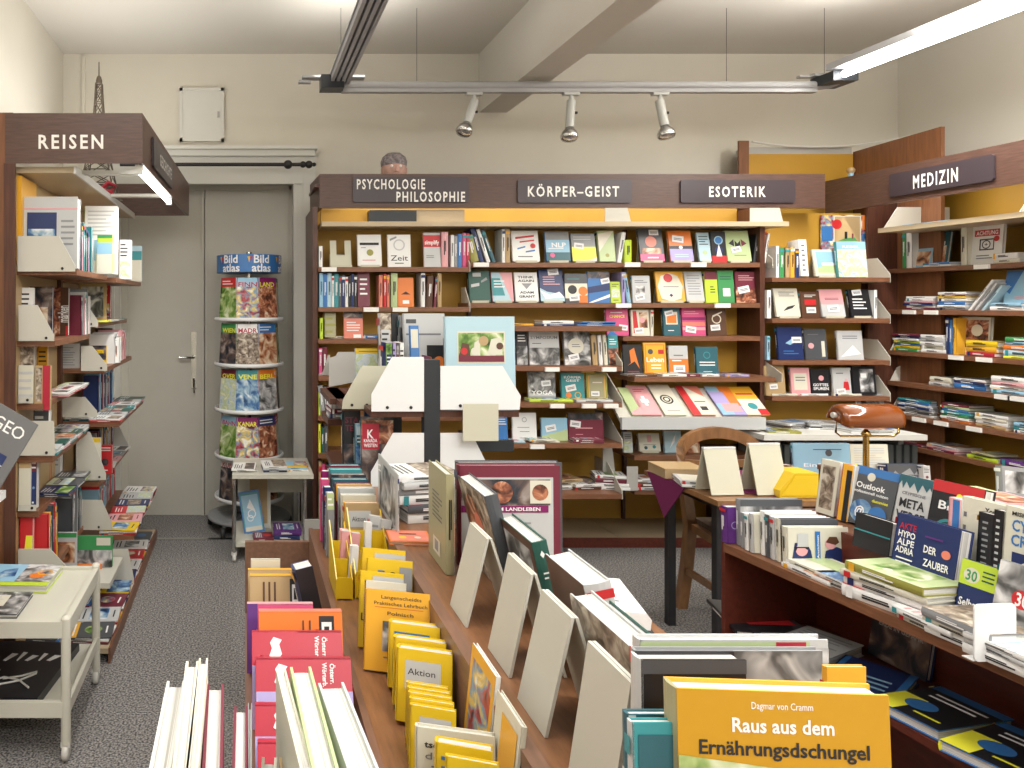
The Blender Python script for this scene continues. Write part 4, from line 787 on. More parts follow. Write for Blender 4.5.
lface(57, 79, 344, 3.80, S2[2][1] - .02, 'light grey', p, look='grey back cover with fine print', art=[('l',.1,.2,.8,.9,8,'grey')], t=.02); lface(82, 106, 346, 3.92, S2[2][1], 'yellow', p, look='bright yellow folder', t=.02)
lstand(4.05, 4.45, S2[2][0] + .03, S2[2][1], p, ['white','rose','light grey','white'], .16); lface(100, 119, 338, 4.1, S2[2][1], 'white', p, look='white booklet box', t=.05)
p = 'on fourth travel shelf'
lflat(3.30, 3.75, -.80, S1[2][1], 'on third shelf, nearer travel bay', ['rose','white','red','white'], 2, .12, .14)
lflat(3.78, 4.68, S2[3][0], S2[3][1], p, ['red','white','navy','light grey','rose','dark green','white','teal'], 2, .16, .12); lflat(3.82, 4.68, S2[3][0] - .17, S2[3][1], 'at back of fourth travel shelf', ['dark teal','white','maroon','photo' if False else 'grey'], 2, .13, .15)
lstand(4.0, 4.5, S2[3][0] - .13, S2[3][1] + .0, 'behind magazines, fourth travel shelf', ['navy','maroon','light blue','grey'], .2, .08)
lflat(3.10, 3.74, S1[3][0], S1[3][1], 'on fourth shelf, nearer travel bay', ['teal','white','light grey','rose','white','dark green'], 3, .15, .12)
lface(33, 48, 402, 3.2, S1[3][1] , 'dark grey', p, look='dark brochure bundle', t=.06, art=[('l',.1,.1,.9,.9,5,'light grey')])
p = 'on fifth travel shelf'
lface(18, 30, 459, 3.08, S1[4][1], 'ivory', p, look='ivory box file', t=.05, art=[('r',0,.8,1,.95,'tan')]); lface(30.5, 36, 460, 3.10, S1[4][1], 'navy', p, look='dark box file', t=.05)
lflat(3.30, 3.74, -.79, S1[4][1], p, ['dark grey','navy','light grey','dark grey','pale green'], 2, .15, .14); lface(40, 60, 448, 3.7, S1[4][1], 'light grey', p, look='grey brochure box', t=.05, art=[('l',.5,.3,.9,.8,3,'grey')]); lface(38, 50, 452, 3.6, S1[4][1], 'red', p, look='red box file', t=.03)
lface(82, 100, 439, 3.79, S2[4][1] , 'ivory', p, look='ivory brochure with yellow top', t=.03, art=[('r',0,.9,1,1,'yellow')]); lface(98, 112, 446, 3.95, S2[4][1], 'red', p, look='red book beside ivory brochure', t=.03); lflat(4.1, 4.68, S2[4][0], S2[4][1], p, ['white','rose','grey','white'], 1, .14, .14)
lstand(4.05, 4.6, S2[4][0]-.05, S2[4][1]+.009, p, ['grey','maroon','tan','dark green','navy'], .17, .10)
p = 'on sixth travel shelf'
lstand(3.12, 3.30, S1[5][0] + .01, S1[5][1], p, ['red','amber','light blue','dark grey'], .22); lface(19, 32, 512, 3.09, S1[5][1], 'red', p, look='red and yellow travel guide', art=[('q',[(.2,0),(1,0),(1,.6),(.5,.6)],'lemon')], t=.03); lface(40, 54, 500, 3.5, S1[5][1], 'dark teal', p, look='large slate blue book', t=.03)
lstand(3.5, 3.75, S1[5][0] + .02, S1[5][1], p, ['dark grey','grey','teal'], .2)
lflat(3.79, 4.68, S2[5][0], S2[5][1], p, ['red','white','yellow','navy','white','rose','light grey','maroon'], 3, .19, .14); lstand(4.1, 4.66, -.79, S2[5][1] + .0, 'behind magazines, sixth travel shelf', ['light blue','red','khaki','grey'], .14, .10)
stack(wx(84, 3.7), 3.66, S2[5][1] - .10, ['orange'], 'on low travel shelf', w=.24, d=.19, tt=[.02], look='large orange picture book', top=[('r',.25,.3,.75,.7,'photo dark'),('r',.3,.08,.7,.14,'ivory')])
loc(lb, MB().box(XBK, -.70, 3.5, 3.755, .185, .209, 'shelf_metal'), 'shelf')
p = 'on bottom travel shelf'
lface(44, 76, 534, 3.45, .063 + .15, 'light grey', p, look='grey brochure with green top', t=.02, art=[('r',0,.9,1,1,'green'),('r',.35,.35,.95,.8,'photo warm'),('l',.05,.4,.3,.8,3,'grey')]); loc(lb, MB().box(XBK, -.62, 3.40, 3.75, .188, .212, 'shelf_metal'), 'shelf')
lface(77, 112, 537, 3.6, .213, 'green', p, look='green and white brochure', t=.02, art=[('r',0,0,1,.55,'photo grey'),('r',.55,.7,.95,.95,'ivory')])
lflat(3.12, 4.66, -.58, .063, p, ['maroon','white','dark grey','yellow','red','light grey','navy','white'], 3, .2, .15); lflat(3.12, 4.66, -.80, .063, 'at back of bottom travel shelf', ['blue','dark grey','teal','white'], 2, .13, .17)
# tower model and ribbon on top
et = empty('tower_model', (wx(99, 4.0), 4.0, 2.066)); tag(et, 'lattice iron tower model on top of the travel bookcase', 'ornament')
m = MB(); H = wz(62, 4.0) - 2.066
def tw_(z):  # half width
    t = z/H; return .014 + .085*(1 - min(t, 1))**2.2 if t < .86 else .004
lv = [0, .1, .2, .3, .4, .5, .6, .7, .78, .84]
for a, b in zip(lv, lv[1:]):
    za, zb = a*H, b*H; wa, wb = tw_(za), tw_(zb); ca = [(-wa,-wa,za),(wa,-wa,za),(wa,wa,za),(-wa,wa,za)]; cb_ = [(-wb,-wb,zb),(wb,-wb,zb),(wb,wb,zb),(-wb,wb,zb)]
    for i in range(4):
        m.tube([ca[i], cb_[i]], .004, 'tower_metal', 5); m.tube([ca[i], cb_[(i+1)%4]], .0025, 'tower_metal', 4); m.tube([cb_[i], ca[(i+1)%4]], .0025, 'tower_metal', 4); m.tube([cb_[i], cb_[(i+1)%4]], .003, 'tower_metal', 4)
m.build('lattice', et); m = MB(); m.box(-.11,.11,-.11,.11,-.0,.006,'tower_metal'); m.build('base', et)
m = MB(); m.lathe([(.016,.84*H),(.018,.86*H),(.012,.89*H),(.004,.90*H),(.003,H)], 'tower_metal', 10); m.build('spire', et)
rbw = empty('ribbon', (wx(120, 3.9), 3.9, 2.066)); tag(rbw, 'red gift ribbon bow lying on the upper travel bookcase board', 'ribbon'); rbw.location.x = -.76
m = MB()
for s in (-1, 1):
    m.tube([(0,0,.03),(s*.04,0,.07),(s*.08,0,.05),(s*.05,0,.02),(0,0,.03)], .012, 'bright red', 8)
    m.tube([(0,0,.03),(s*.03,-.03,.015),(s*.07,-.04,.012)], .009, 'bright red', 8)
ball(m, 0, 0, .03, .016, 'bright red'); m.build('bow', rbw)

KIND['now'] = 'book'
# ================================================================== MAGAZINE SPINNER
Ysp = 4.93; sp = empty('spinner_rack', (wx(249, Ysp), Ysp, 0)); tag(sp, 'round rotating magazine rack with blue header standing before the door', 'rack')
m = MB()
for k in range(5):
    a = 2*math.pi*k/5 + .3; m.tube([(0,0,.12), (.22*math.cos(a), .22*math.sin(a), .09), (.27*math.cos(a), .27*math.sin(a), .075)], .014, 'grey', 8)
m.lathe([(.26,.075),(.275,.08),(.275,.095),(.26,.10)], 'grey', 30); m.build('foot_ring', sp)
for k in range(5):
    a = 2*math.pi*k/5 + .3; m = MB(); m.lathe([(.001,-.014),(.034,-.014),(.034,.014),(.001,.014)], 'rubber', 16, Matrix.Translation((.28*math.cos(a), .28*math.sin(a), .035)) @ Matrix.Rotation(R(90), 4, 'Y')); m.build('caster', sp)
m = MB(); m.tube([(0,0,.1),(0,0,1.84)], .02, 'chrome', 14); m.build('pole', sp)
zt = [EYE + (PY - y)/F*(Ysp - .05) for y in (319, 364, 409, 455, 497)]
for i, z in enumerate(zt):
    m = MB(); m.lathe([(.03, z-.012),(.228, z-.012),(.232, z),(.228, z+.012),(.222, z+.012),(.222, z),(.03, z)], 'white_plate', 36); m.build('tray', sp)
zh0, zh1 = wz(272, Ysp-.2), wz(254, Ysp-.2)
m = MB(); m.lathe([(.205, zh0),(.215, zh0),(.215, zh1),(.205, zh1)], 'blue', 40, smooth=False)
for a0 in (-34, 22, 78):
    for st, dz_ in (('Bild', .028), ('atlas', -.028)):
        vs, fs, W_, H_ = text_mesh(st, True); kk = .135/ max(W_, 1.8); zc = (zh0+zh1)/2 + dz_; pts = []
        for x, y in vs:
            a = R(a0) + x*kk/.2165; pts.append((.2165*math.sin(a), -.2165*math.cos(a), zc + y*.052/H_))
        m.poly(pts, fs, 'print_white')
    for q, c in ((0, 'yellow'), (1, 'red')): 
        a = R(a0 - 22 + q*4); m.poly([(.2167*math.sin(a + d), -.2167*math.cos(a + d), zh0 + z_) for d, z_ in ((-.05,.10),(.03,.10),(0,.06))], [(0,1,2)], c)
m.build('header_band', sp)
tiers = ['top', 'second', 'third', 'fourth', 'lowest']
MC = ['navy','maroon','blue','red','teal','dark grey','light blue','orange','green','magenta','amber','white']
words = {0:['ST. P','','FINN','LAND','SEE'],1:['','WIEN','MADR','','OST'],2:['','OVER','VENE','BERL',''],3:['','BAHN','KANAR','',''],4:['','KUBA','','','']}
for i, z in enumerate(zt):
    for j, a in enumerate((-88, -45, -3, 39, 82)):
        
        c = MC[(i*5 + j*3) % 12]; ph = PHOTOS[(i*3 + j*2) % len(PHOTOS)]; rr = .212; aa = R(a)
        Mx = Matrix.Translation((sp.location.x + rr*math.sin(aa), Ysp - rr*math.cos(aa), z + .002)) @ Matrix.Rotation(aa, 4, 'Z') @ Matrix.Rotation(R(-4), 4, 'X') @ Matrix.Translation((0, .022, 0))
        wd = (words[i] + [''])[j] if j < 5 else ''
        art = [('r',0,0,1,.78,ph),('r',.0,.78,1,1,c)] + ([('t',wd,.5,.84,.8,.11,'bright red' if c in ('white','light blue') else 'lemon')] if wd else [('l',.1,.82,.8,.95,2,'print_white')])
        book(Mx, .150, .268, .010, c, f'{c} travel magazine', 'facing out', f'in {tiers[i]} spinner tier', name='magazine', art=art)

# ================================================================== SMALL WHITE TROLLEY BEFORE THE DOOR
def caster(root, x, y, rad=.024, mat='caster_white', z0=0):
    m = MB(); m.lathe([(.001,-.011),(rad*.8,-.011),(rad,-.006),(rad,.006),(rad*.8,.011),(.001,.011)], mat, 18, Matrix.Translation((x, y, rad)) @ Matrix.Rotation(R(90), 4, 'Y')); m.box(x-.015, x+.015, y-.012, y+.012, rad*1.7, rad*2+.008, mat)
    return m.build('caster', root, inv(root))
tx0, tx1, ty0, ty1 = wx(234, 4.27), wx(305, 4.27), 4.29, 4.72
tr = empty('trolley', ((tx0+tx1)/2, 4.5, 0)); tag(tr, 'small white two-tier trolley with chrome legs beside the magazine rack', 'trolley')
loc(tr, MB().box(tx0 - .01, tx1 + .05, ty0 - .02, ty1 + .02, .485, .508, 'trolley_paint'), 'top_shelf'); loc(tr, MB().box(tx0, tx1 + .01, ty0, ty1, .085, .11, 'trolley_paint'), 'lower_shelf')
loc(tr, MB().box(tx0 + .02, tx1 + .02, ty1 - .03, ty1 - .02, .30, .485, 'trolley_paint'), 'back_panel')
for x in (tx0, tx1):
    for y in (ty0, ty1): loc(tr, MB().tube([(x, y, .05), (x, y, .486)], .012, 'chrome', 12), 'leg'); caster(tr, x, y)
p = 'on top of small trolley'
stack(wx(246,4.45), 4.42, .509, ['light grey','white'], p, w=.14, d=.19, tt=[.008,.01], yaw=0); stack(wx(273,4.45), 4.42, .509, ['navy','light grey','white'], p, w=.14, d=.19, tt=[.012,.01,.01]); stack(wx(297,4.45), 4.45, .509, ['white','light blue'], p, w=.13, d=.19, tt=[.01,.01], top=[('r',0,0,.3,1,'yellow'),('r',.3,0,1,.6,'photo mixed')])
book(Tm(wx(255,4.4), 4.47, .111, 0, 20, -9), .125, .25, .014, 'blue', 'blue book with white flower drawing', 'leaning', 'on lower trolley shelf', art=[('r',.05,.05,.95,.95,'teal'),('r',.1,.1,.9,.9,'light blue'),('o',.5,.45,.2,W),('o',.4,.35,.15,W),('q',[(.3,.6),(.7,.5),(.5,.8)],W),('r',.1,.05,.9,.15,'ivory')])
bd = empty('board', (wx(258,4.5), 4.56, .111)); bd.rotation_euler = (R(-22), 0, R(0)); tag(bd, 'beige cardboard mount leaning behind the blue book on the trolley', 'board')
MB().box(-.07, .08, 0, .006, 0, .36, 'stand_board').build('sheet', bd); MB().box(-.05, .06, -.004, -.0005, .03, .33, 'cardboard').build('backing', bd)
stack(wx(262,4.35), 4.36, .111, ['maroon'], 'on lower trolley shelf', w=.12, d=.12, tt=[.022]); stack(wx(288,4.4), 4.42, .111, ['navy','purple'], 'on lower trolley shelf', w=.16, d=.18, tt=[.022,.03])

# ================================================================== WHITE TROLLEY, LEFT FRONT
lt = empty('trolley', (-.9, 2.7, 0)); tag(lt, 'white steel trolley on casters beside the travel bookcase', 'trolley')
a, b, y0, y1, zt_ = -1.18, -.588, 2.43, 2.92, .462
for x in (a, b):
    for y in (y0, y1): loc(lt, MB().tube([(x, y, .055), (x, y, .465)], .0165, 'trolley_paint', 16).lathe([(.0165, 0), (.012, .008), (.001, .010)], 'trolley_paint', 16, Matrix.Translation((x, y, .465))), 'leg'); caster(lt, x, y, .027)
loc(lt, MB().box(a, b, y0 - .014, y0 + .008, .405, .458, 'trolley_paint').box(a, b, y1 - .008, y1 + .014, .405, .458, 'trolley_paint').box(b - .008, b + .012, y0, y1, .405, .458, 'trolley_paint').box(a - .012, a + .008, y0, y1, .405, .458, 'trolley_paint'), 'top_frame')
loc(lt, MB().box(a, b, y0, y1, .438, .448, 'trolley_paint'), 'top_shelf')
loc(lt, MB().box(a, b, y0, y1, .145, .155, 'trolley_paint').box(a, b, y0 - .014, y0 + .004, .145, .195, 'trolley_paint').box(b - .004, b + .010, y0, y1, .145, .185, 'trolley_paint'), 'lower_shelf')
p = 'on top of front trolley'
def flatbook(x, y, z, w, h, t, col, yaw, look, place, art, **o):
    M = Matrix.Translation((x, y, z)) @ Matrix.Rotation(R(yaw), 4, 'Z') @ Matrix.Rotation(R(-90), 4, 'X') @ Matrix.Translation((0, 0, -h/2)); return book(M, w, h, t, col, look, 'lying', place, art=art, **o)
flatbook(-1.12, 2.76, .449, .26, .20, .012, 'grey', 2, 'grey photo magazine', p, [('r',0,0,1,1,'photo grey')], name='magazine')
flatbook(-.86, 2.79, .449, .29, .21, .028, 'lime', -2, 'thick travel atlas with blue and lime cover', p, [('r',0,.15,.55,1,'light blue'),('r',.55,.15,1,1,'photo grey'),('r',0,.15,.16,.4,'yellow'),('q',[(.2,.3),(.5,.4),(.45,.8),(.3,.7)],'photo blue'),('c',.78,.45,.10,'orange'),('o',.85,.6,.1,'amber'),('r',0,0,.14,.15,'yellow')])
flatbook(-.93, 2.56, .449, .34, .19, .014, 'dark grey', 0, 'dark magazine with white text panel', p, [('r',0,0,1,1,'photo grey'),('r',.35,.35,.8,.85,'ivory'),('l',.4,.4,.75,.8,4,'light grey'),('r',.0,0,.8,.22,'grey'),('r',.58,0,.7,.22,'red')], name='magazine')
bg = empty('paper_bag', (-.86, 2.66, .156)); tag(bg, 'flat black paper bag with white script and cord, lying on the lower trolley shelf', 'bag')
m = MB(); m.prism([(-.27,-.18,0),(.17,-.2,0),(.22,.20,0),(-.02,.22,0),(-.27,.2,0)], (0,0,.03), 'black'); m.build('bag_body', bg)
m = MB(); 
for k in range(3):
    pts = [(-.22 + .14*k + .07*math.sin(t*.9 + k), -.12 + .035*math.cos(t*1.3 + k*2) + t*.008, .036) for t in range(0, 10)]; m.tube(pts, .0035, 'hatch_paint', 6)
m.build('cord', bg)
m = MB(); 
for x_, w_, h_ in ((-.03,.03,.05),(.02,.012,.06),(.05,.03,.035),(.10,.012,.05),(.13,.035,.035)): m.prism([(x_, .06, .0302), (x_ + w_*.4, .055, .0302), (x_ + w_ + .012, .06 + h_, .0302), (x_ + w_*.6, .065 + h_, .0302)], (0, 0, .0012), 'print_white')
m.build('print', bg)
# small display stand at the left edge with leaning magazine
ds = empty('display_stand', (-.98, 2.25, 0)); tag(ds, 'slim wooden display post with white ledge at the left edge of the photo', 'stand')
xs_ = wx(8, 2.32)
loc(ds, MB().box(-1.05, xs_ - .11, 2.30, 2.34, 0, 1.2, 'post_wood'), 'post'); loc(ds, MB().box(-1.10, xs_, 2.16, 2.30, wz(502, 2.25), wz(494, 2.25), 'white_plate'), 'ledge'); loc(ds, MB().box(-1.12, -.86, 2.22, 2.42, 0, .03, 'post_wood'), 'base')
Yg = 2.24; cxp, czp = wx(-14, Yg), wz(447, Yg)
Mg = Matrix.Translation((cxp, Yg, czp)) @ Matrix.Rotation(R(30), 4, 'Y') @ Matrix.Rotation(R(-7), 4, 'X') @ Matrix.Translation((0, .012, -.13))
book(Mg, .20, .262, .012, 'slate', 'grey magazine tilted', 'leaning', 'against left display post', name='magazine', art=[('t','GEO',.64,.82,.52,.15,'print_white',False),('r',.1,.12,.85,.52,'navy'),('l',.1,.12,.85,.50,9,'light grey'),('r',.1,.05,.6,.2,'red')])

# ================================================================== DOUBLE-SIDED RACK (black post, white end plates)
gy = 2.75; gx = wx(432, gy)
gr = empty('display_rack', (gx, 3.1, 0)); tag(gr, 'free-standing rack with black post and large white end plates', 'rack')
def gX(x, Y=gy): return wx(x, Y)
for y in (gy, 3.42): loc(gr, MB().box(gX(424.5), gX(440), y, y + .05, 0, wz(360, gy), 'anthracite'), 'post')
m = MB()
for z in (1.27, 1.2, .95, 1.0): m.lathe([(.0035, 0), (.0035, .003)], 'iron', 8, Matrix.Translation((gX(421), gy - .026, z)) @ Matrix.Rotation(R(90), 4, 'X'))
def gplate(pts, Y, mat='white_plate'):
    o = loc(gr, MB().prism([(wx(x, Y), Y, wz(y, Y)) for x, y in pts], (0, .004, 0), mat), 'end_plate')
    x, y = pts[0]; s = 1 if pts[1][0] > x else -1
    for f in (.3, .75):
        MB().lathe([(.006, 0), (.006, .002)], 'iron', 10, Matrix.Translation((wx(x + (pts[1][0]-x)*f, Y), Y - .0005, wz(y - 4, Y))) @ Matrix.Rotation(R(90), 4, 'X')).build('screw', o)
gplate([(371.5,411.5),(424,411.5),(424,357),(392,357),(371.5,394)], gy - .005)
gplate([(519.6,409.7),(440.5,409.7),(440.5,366),(502.7,366),(520.8,396)], gy - .005)
gplate([(371,490),(424,478),(424,433),(393,433),(371,472)], gy - .005); gplate([(486,480),(440.5,480),(440.5,433),(471.5,433),(485,460)], gy - .005)
gplate([(342,409),(375,409),(395,366),(362,366),(343,400)], 2.92, 'stand_cream')
ZG, ZL = wz(411, gy), .80
loc(gr, MB().box(gX(371.5), gX(520), gy + .01, 3.5, ZG - .024, ZG, 'dark_wood'), 'shelf'); loc(gr, MB().box(wx(342, 2.92), gX(371), 2.925, 3.5, ZG - .024, ZG, 'dark_wood'), 'shelf')
loc(gr, MB().box(wx(343, 2.9), gX(486), gy + .01, 3.5, ZL - .03, ZL, 'dark_wood'), 'shelf'); loc(gr, MB().box(wx(343, 2.9) + .03, gX(486) - .03, 2.9, 3.45, 0, .06, 'dark_wood'), 'base')
loc(gr, MB().box(gX(440), gX(515), gy + .012, gy + .03, wz(452, gy), wz(441, gy), 'anthracite'), 'crossbar')
sc_ = empty('sign_card', (gX(480, 2.70), 2.70, wz(441, 2.7))); tag(sc_, 'blank cream card clipped below the right white rack plate', 'card')
MB().box(wx(463,2.7) - sc_.location.x, wx(498.5,2.7) - sc_.location.x, 0, .003, 0, wz(404,2.7) - sc_.location.z, 'stand_cream').build('card', sc_); MB().box(-.05,.05,.003,.012,.0,.012,'chrome').build('clip', sc_)
p = 'on top of black rack'
def gface(x0, x1, yt, Y, z, col, look, t=.02, lean=4, place=p, **o):
    h = wz(yt, Y) - z; a, b = wx(x0, Y), wx(x1, Y); book(Tm((a+b)/2, Y + t, z + .001, 0, lean), b - a, h, t, col, look, 'facing out', place, **o)
gface(446, 516, 317, 2.93, ZG, 'pale blue', 'large light blue book with framed group photo', t=.025, lean=3, art=[('r',.17,.46,.86,.83,'ivory'),('r',.19,.48,.84,.81,'photo green'),('q',[(.2,.55),(.36,.55),(.34,.68),(.24,.70)],'brown'),('q',[(.40,.55),(.5,.55),(.5,.74),(.42,.7)],'ivory'),('q',[(.6,.56),(.82,.56),(.8,.76),(.66,.74)],'ivory'),('c',.27,.60,.05,'red'),('c',.42,.60,.055,'ivory'),('c',.55,.72,.07,'tan'),('c',.70,.60,.06,'ivory'),('c',.78,.66,.05,'brown'),('r',.19,.48,.84,.55,'maroon'),('r',.17,.40,.5,.41,G),('r',.17,.36,.4,.365,G)])
gface(405, 446, 314, 3.12, ZG, 'light grey', 'large white book with food picture', t=.03, art=[('r',.05,.88,.3,.93,'dark grey'),('l',.05,.72,.9,.78,1,G),('r',.55,.0,1,.62,'black'),('c',.85,.42,.14,'orange'),('o',.72,.32,.12,'ivory'),('l',.6,.02,.95,.22,6,'light grey')])
gface(381, 392, 314, 3.15, ZG, 'light grey', 'tall grey magazine bundle', t=.05); gface(392.5, 400, 314, 3.2, ZG, 'black', 'black file with white dot', t=.05, art=[('c',.4,.55,.3,W)]); gface(400.5, 409, 316, 3.16, ZG, 'grey', 'grey book with small pictures', t=.03, art=[('r',0,.5,1,.85,'photo dark'),('r',.2,.0,.9,.45,'photo grey')])
for k, (x0, x1, c) in enumerate(((386,392,'navy'),(392.5,396,'lilac'),(396.5,399,'maroon'),(399.5,404,'white'))): gface(x0, x1, 343, 3.02, ZG, c, f'{c} small book', t=.1, lean=0)
gface(412, 421, 326, 3.0, ZG, 'blue', 'blue book with yellow seal', t=.02, lean=8, art=[('r',.2,.2,.8,.5,'amber'),('r',.1,.7,.9,.95,'ivory')])
tb = empty('book', M=Tm(wx(429, 2.9), 2.88, ZG + .001)); tag(tb, 'small orange and maroon folder standing open like a tent on the rack', 'book', 'books on top of black rack')
MB().prism([(-.035,0,0),(-.028,0,0),(.004,0,.19),(-.001,0,.19)], (0,.13,0), 'maroon').build('cover', tb); MB().prism([(.030,0,0),(.037,0,0),(.005,0,.19),(-.001,0,.19)], (0,.13,0), 'orange').build('cover', tb)
gface(356, 387, 349, 3.30, ZG, 'pale blue', 'map book with yellow top', t=.02, art=[('r',0,0,1,1,'photo map'),('r',0,.88,1,1,'yellow'),('l',.1,.9,.9,.96,1,G),('c',.2,.45,.12,'lime')])
loc(gr, MB().box(wx(326, 3.25), wx(345, 3.25), 3.1, 3.5, ZG - .024, ZG, 'dark_wood'), 'shelf')
loc(gr, MB().prism([(wx(x, 3.2), 3.2, wz(y, 3.2)) for x, y in ((329,387),(355,382),(355,352),(338,352),(336,356),(329,358))], (0, .004, 0), 'grey_plate'), 'end_plate')
loc(gr, MB().prism([(wx(x, 3.3), 3.3, wz(y, 3.3)) for x, y in ((318,375),(330,375),(330,355),(328,355),(323,372))], (0, .004, 0), 'grey_plate'), 'end_plate')
stack(wx(342, 3.22), 3.28, ZG - .0235 - .075, ['grey','maroon','light grey'], 'in box beneath grey rack plate', w=.12, d=.14, tt=[.02]*3)
loc(gr, MB().box(wx(326, 3.25), wx(356, 3.25), 3.18, 3.45, ZG - .125, ZG - .10, 'dark_wood'), 'shelf')
p = 'on lower left rack shelf'
gface(362, 394, 418, 2.84, ZL, 'dark grey', 'travel guide with red label and letter K', place=p, art=[('r',0,0,1,1,'photo dark'),('r',.0,.60,1,.95,'photo food'),('r',.02,.52,.55,.90,'bright red'),('t','K',.28,.75,.2,.13,W),('t','KANADA',.28,.65,.42,.05,W),('t','WESTEN',.28,.58,.42,.05,W)])
gface(344, 361, 412, 2.95, ZL, 'black', 'black book with plum lettering', place=p, art=[('t','STA',.5,.86,.8,.09,'maroon'),('t','TEN',.5,.74,.8,.09,'maroon'),('r',0,.1,1,.5,'photo dark')], t=.04); gface(356, 366, 425, 2.90, ZL, 'dark teal', 'narrow dark teal book', place=p, t=.03)
gface(366, 392, 412, 2.98, ZL, 'blue', 'wide blue book behind travel guide', place=p, t=.03)
def lspine(x0, x1, yt, Y, z, col, place, lean=0):
    t = wx(x1, Y) - wx(x0, Y); h = wz(yt, Y) - z; w = .13
    M = Matrix.Translation((wx(x0, Y), Y, z + .001)) @ Matrix.Rotation(R(lean), 4, 'Y') @ Matrix.Rotation(R(90), 4, 'Z') @ Matrix.Translation((w/2, 0, 0)); book(M, w, h, t, col, f'{col} spine', 'standing', place, art=[])
# books on the low left of the back bookcase (seen between rack and side panel)
frow(4.42, ZA[3], 'on fourth shelf below PSYCHOLOGIE', [('s',319,322,348,'pink'),('s',322.5,327,347,'maroon')])
frow(4.42, ZA[4], 'on fifth shelf below PSYCHOLOGIE', [('s',318.6,320.3,392,'lime'),('s',321,325.5,386,'grey',dict(lean=-6)),('s',327,329.5,388,'white',dict(lean=-8)),('s',331,334.5,388,'red',dict(lean=-12)),('s',336.5,339,389,'bright red',dict(lean=-14))])
frow(4.42, ZA[5], 'on sixth shelf below PSYCHOLOGIE', [('s',318.6,320.6,424,'lemon'),('s',321,324,428,'dark green'),('s',324.3,328,426,'dark grey')])
frow(4.42, .13, 'on lowest shelf below PSYCHOLOGIE', [('s',318.8,321.5,462,'tan'),('s',322,325,464,'pink'),('s',325.4,329,466,'maroon'),('s',329.5,333,465,'grey')]); board(bb, XA, X(468), 4.42, YB, .13)

# ================================================================== RADIATOR WITH WHITE TOP
ra = empty('radiator', (3.3, 4.3, 0)); tag(ra, 'dark ribbed radiator under a white top board in the corner', 'radiator')
loc(ra, MB().box(wx(764, 4.12), 3.80, 4.12, 4.55, .735, .765, 'hatch_paint'), 'top_board')
m = MB(); x = wx(770, 4.16)
while x < 3.78: m.box(x, x + .028, 4.17, 4.26, .12, .70, 'radiator_paint'); x += .045
m.box(wx(770, 4.16), 3.78, 4.19, 4.24, .14, .18, 'radiator_paint'); m.box(wx(770, 4.16), 3.78, 4.19, 4.24, .64, .68, 'radiator_paint'); loc(ra, m, 'ribs')
for x in (3.0, 3.7): loc(ra, MB().box(x, x + .03, 4.19, 4.5, 0, .735, 'grey'), 'leg')
p = 'on white board over radiator'
stack(wx(783,4.2), 4.22, .766, ['olive'], p, w=.17, d=.12, tt=[.012], yaw=-12); stack(wx(795,4.35), 4.40, .766, ['dark grey','brown','light grey'], p, w=.24, d=.14, tt=[.01,.008,.012], yaw=14); stack(wx(832,4.3), 4.36, .766, ['white','black','light grey','grey'], p, w=.24, d=.16, tt=[.008,.008,.01,.008], yaw=-8)
stack(wx(868,4.2), 4.24, .766, ['white','light grey'], p, w=.26, d=.14, tt=[.01,.008], yaw=5); stack(wx(880,4.35), 4.40, .766, ['blue','white'], p, w=.12, d=.14, tt=[.02,.008])
book(Tm(wx(891,4.3), 4.42, .766, 6, 14), .17, .19, .02, 'grey', 'grey magazine leaning', 'upright', 'beside amber desk lamp', name='magazine', art=[('r',.1,.1,.9,.9,'photo grey'),('r',.55,.25,.9,.55,'ivory')])

# ================================================================== DESK, CHAIR, LAMP
ZT = .70; ex0, ey0, ey1 = 1.91, 2.99, 3.54
dk = empty('desk', (2.4, 3.2, 0)); tag(dk, 'wooden-topped table with slim black legs in front of the armchair', 'table')
loc(dk, MB().box(ex0, 3.05, ey0, ey1, ZT - .022, ZT, 'chair_wood'), 'tabletop')
for x, y in ((ex0 + .075, ey1 - .085), (ex0 + .05, ey0 + .075), (2.98, ey0 + .07), (2.98, ey1 - .08)): loc(dk, MB().box(x - .017, x + .017, y - .017, y + .017, 0, ZT - .023, 'black'), 'leg')
loc(dk, MB().box(ex0 + .09, 2.96, ey0 + .06, ey0 + .08, ZT - .06, ZT - .023, 'black').box(ex0 + .06, ex0 + .08, ey0 + .09, ey1 - .10, ZT - .06, ZT - .023, 'black'), 'under_frame')
cl = empty('tablecloth', (ex0, ey1, ZT)); tag(cl, 'plum cloth on the small table with a corner hanging over the edge', 'cloth')
m = MB(); cxs = lambda x, y: (x - ex0, y - ey1, 0)
n = 8; top = [(.0, -.30), (.30, -.55), (.70, -.50), (.75, 0), (.30, 0)]
m.prism([(x, y, .002) for x, y in ((-.002,-.34),(.30,-.50),(.8,-.5),(.8,-.02),(.02,-.02))], (0,0,.003), 'cloth_plum')
y_a, y_b = -.34, -.04
m.prism([(-.004, y_a, .004), (-.004, y_b, .004), (-.010, (y_a+y_b)/2 - .0, -.17)], (-.004, 0, 0), 'cloth_plum'); m.build('fabric', cl)
p = 'on table with plum cloth'
bx = empty('box', M=Tm(wx(678, 3.4), 3.42, ZT + .006, -4)); tag(bx, 'flat tan cardboard box on the far left of the table', 'box')
m = MB(); m.box(-.085, .10, -.08, .08, 0, .04, 'cardboard'); m.build('body', bx); MB().box(-.087, .102, -.082, .082, .041, .045, 'tan').build('lid', bx)
stack(wx(700,3.2), 3.24, ZT + .006, ['white','light grey'], p, w=.16, d=.15, tt=[.012,.014], yaw=-15, art=[('r',.1,.1,.9,.9,'ivory')])
